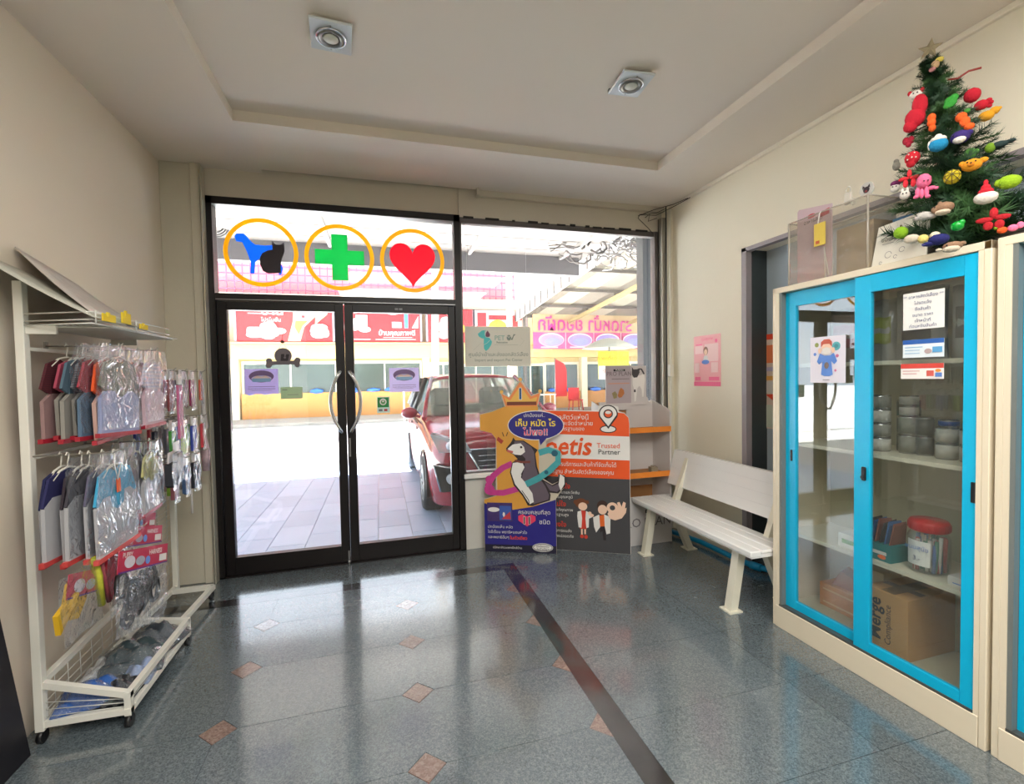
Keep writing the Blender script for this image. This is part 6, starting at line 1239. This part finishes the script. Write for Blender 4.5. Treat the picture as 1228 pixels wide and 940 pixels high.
header_pack('red header card second back, its right end showing above the nearest', (-1.05, 2.30, .80), .38, .08, None, (('HARNESS', .72, -.3, .026),), 4)
header_pack('red header card tucked low behind the nearest, picture side showing', (-1.07, 1.99, .735), .34, .085, None, (), 5)
header_pack('pink header card furthest back of the harness packs', (-1.10, 2.42, .835), .32, .07, None, (), 6)
def toy(label, pos, col, pts, seed):
    t = thing('bagged_pet_toy', label, 'pet toy', pos, 0, 'bagged toys under the lower shirts')
    b = MB(); b.prism([(-.008, y, z) for y, z in pts], (.016, 0, 0)); part('toy', b, M(col, .7, var=.1), t)
    b = MB(); b.ball((0, sum(p[0] for p in pts)/len(pts), sum(p[1] for p in pts)/len(pts)), 1, (.02, .04, .05), 2); part('padding', b, M(col, .7, var=.1), t)
    ys_ = [p[0] for p in pts]; b = MB(); b.grid(5, 6, lambda u, v: (.028+.006*math.sin(u*7+v*5+seed), min(ys_)-.02+(max(ys_)-min(ys_)+.04)*u, -.24*(1-v))); part('bag', b, FILM, t)
    return t
toy('yellow bone shaped toy in a clear bag under the navy shirts', (-1.08, 2.04, .745), (214, 170, 30), [(-.10, -.20), (-.06, -.17), (.0, -.19), (.05, -.14), (.08, -.05), (.02, -.03), (-.04, -.05), (-.06, -.11), (-.11, -.13)], 1)
toy('red cloth toy in a clear bag beside the yellow ones', (-1.07, 2.24, .72), (196, 40, 66), [(-.05, -.16), (.0, -.19), (.05, -.10), (.10, -.09), (.10, -.02), (.0, -.01), (-.04, -.05)], 2)
t = thing('bagged_rope_toy', 'yellow green rope toy with white tags between the yellow and red toys', 'pet toy', (-1.06, 2.14, .745), 0, 'bagged toys under the lower shirts')
b = MB(); b.tube([(0, -.02, 0), (.005, 0, -.08), (0, .02, -.20)], .012, 6); part('rope', b, M((196, 196, 60), .7, var=.3, vscale=60), t)
b = MB(); b.tube([(.012, .0, 0), (.014, .02, -.10), (.012, .045, -.20)], .008, 6); part('second_rope', b, M((140, 60, 70), .7, var=.5, vscale=50), t)

# collar and leash packs on the far pegboard
rnd = random.Random(13)
def leash_pack(label, loc, w, h, col, striped=False, fat=.010, name='leash_pack'):
    t = thing(name, label, 'pet supplies', loc, rnd.uniform(-.15, .15), 'collar and leash packs on the pegboard')
    b = MB(); b.box(-.001, .001, -w/2, w/2, -.045, .006); part('header_card', b, M((206, 200, 196), .4, var=.15, vscale=50), t)
    mm = M(col, .6, var=.35 if striped else .1, vscale=50); n = max(2, int(w/.02)); b = MB()
    for i in range(n): y = -w/2+(i+.5)*w/n; b.box(-fat/2, fat/2, y-w/n*.38, y+w/n*.38, -h+rnd.uniform(0, .02), -.05, .002)
    part('collar', b, mm, t)
    b = MB(); b.grid(2, 4, lambda u, v: (fat/2+.004+.003*math.sin(v*9+u*3), (u-.5)*w*1.15, -h*1.04*(1-v))); part('bag', b, FILM, t)
    return t
cols1 = [((150, 40, 90), 'magenta'), ((90, 60, 60), 'brown flecked'), ((120, 90, 96), 'dusty pink'), ((196, 84, 50), 'brick orange'), ((170, 60, 70), 'crimson'), ((100, 70, 80), 'plum'), ((140, 60, 60), 'russet'), ((110, 110, 116), 'grey')]
k = 0; posn = ['inner', 'middle', 'outer']
for j, y in enumerate((2.86, 3.01, 3.15, 3.29)):
    for i, x in enumerate((-1.22, -1.14, -1.06)):
        c, nm = cols1[(k*3) % 8] if (j, i) != (3, 2) else cols1[3]
        leash_pack('%s collar pack, %s on the %s peg of the top row' % (nm, posn[i], ['first', 'second', 'third', 'last'][j]), (x, y, 1.47), .05 if i < 2 else .06, .19 if (j+i) % 2 else .22, c, True); k += 1
cols2 = [((60, 80, 180), 'blue'), ((30, 40, 60), 'navy'), ((70, 150, 60), 'green'), ((196, 60, 70), 'red'), ((110, 110, 120), 'steel grey'), ((150, 190, 60), 'lime'), ((160, 150, 150), 'silver'), ((90, 130, 190), 'sky blue')]
for j, y in enumerate((2.86, 3.01, 3.15, 3.29)):
    for i, x in enumerate((-1.22, -1.14, -1.06)):
        c, nm = cols2[(j*3+i) % 8]; leash_pack('%s leash pack, %s on the %s peg of the middle row' % (nm, posn[i], ['first', 'second', 'third', 'last'][j]), (x, y, 1.20), .055, .20, c, i == 0, .014)
cols3 = [((40, 40, 48), 'black'), ((50, 48, 52), 'charcoal'), ((150, 90, 100), 'mauve'), ((214, 120, 50), 'orange'), ((150, 190, 70), 'lime'), ((60, 90, 130), 'slate blue'), ((190, 150, 150), 'pale pink'), ((120, 100, 90), 'taupe')]
for j, y in enumerate((2.86, 3.01, 3.15)):
    for i, x in enumerate((-1.20, -1.13, -1.06)):
        c, nm = cols3[(j*3+i) % 8]; leash_pack('%s leash pack, %s on the %s peg of the bottom row' % (nm, posn[i], ['first', 'second', 'third'][j]), (x, y, .985), .07, .21, c, i == 1, .018)
leash_pack('long pink striped collar pack hanging beside the dog shirts', (-1.02, 2.86, 1.44), .045, .34, (206, 110, 150), True, .012)
leash_pack('black glove in a clear bag hanging beside the pale yellow shirt', (-1.0, 2.74, 1.10), .12, .19, (44, 46, 56), False, .03, 'bagged_glove')
leash_pack('second black glove in a bag, nearer the room', (-.99, 2.64, 1.06), .10, .17, (34, 36, 44), False, .03, 'bagged_glove')
t = thing('chain_leash', 'pale twisted leash hanging at the far right end of the rack', 'leash', (-1.08, 3.36, 1.44))
b = MB(); b.tube([(0, 0, 0), (.004, .006, -.12), (0, .03, -.24), (.01, .035, -.32), (0, .0, -.35)], [.010, .012, .014, .014, .008], 7); part('strap', b, M((190, 184, 180), .6, var=.3, vscale=60), t)
b = MB(); b.tube([(0, .01, -.36), (.0, .035, -.48), (0, .03, -.60)], [.012, .028, .02], 7); part('bagged_loop', b, M((196, 170, 176), .4, var=.4, vscale=30), t)
b = MB(); b.tube([(-1.10, 3.20, .93), (-1.10, 3.20, .62)], .006, 6); part('white_cord', b, WLINE, S.objects['product_rack'], world=True)

# bagged goods in the basket
def lump(label, cx, cy, z, sx, sy, sz, col, seed, rz=0):
    t = thing('bagged_garment', label, 'pet clothes', (cx, cy, z), rz, 'bagged garments in the rack basket'); rr = random.Random(seed); ph = [rr.uniform(0, 6) for _ in range(6)]
    def fn(u, v, e=0): 
        e_ = math.sin(PI*u)**.5*math.sin(PI*v)**.5
        return ((u-.5)*sx, (v-.5)*sy, e+sz*e_*(.75+.25*math.sin(u*9+ph[0])*math.cos(v*11+ph[1])+.14*math.sin(v*23+u*8+ph[2])))
    b = MB(); b.grid(16, 20, lambda u, v: fn(u, v)); part('garment', b, M(col, .8, var=.2, vscale=14), t, solid=.006)
    b = MB(); b.grid(14, 18, lambda u, v: (lambda p: (p[0]*1.1, p[1]*1.1, p[2]+.008+.006*math.sin(u*25+v*17+ph[3])))(fn(u, v))); part('bag', b, FILM, t)
    return t
lump('blue garment in clear wrap at the near end of the rack basket', -1.20, 2.335, .085, .20, .17, .075, (40, 92, 170), 1, .2)
lump('black garment in clear wrap at the near front of the basket', -1.10, 2.36, .082, .14, .20, .055, (34, 34, 38), 2)
lump('dark teal garment in clear wrap, middle of the rack basket', -1.15, 2.56, .085, .24, .24, .11, (52, 70, 76), 3, .3)
lump('slate grey garment at the far end of the rack basket', -1.12, 2.73, .09, .22, .20, .10, (64, 74, 84), 4, -.2)
lump('pale blue garment in clear wrap at the basket front', -1.08, 2.50, .085, .11, .26, .065, (150, 170, 206), 5, .1)
lump('white garment in clear wrap against the wall side of the basket', -1.25, 2.52, .085, .10, .22, .06, (206, 208, 206), 6)

# black board at the near left
b = MB(); b.hexa([(-1.345, 1.1, 0), (-1.31, 1.1, 0), (-1.31, 2.17, 0), (-1.345, 2.17, 0), (-1.388, 1.1, .9), (-1.365, 1.1, .9), (-1.365, 2.08, .9), (-1.388, 2.08, .9)])
solo('black_board', b, M((20, 18, 26), .5, var=.05), 'black board leaning on the left wall at the near edge of the picture', 'board')
flush_text()
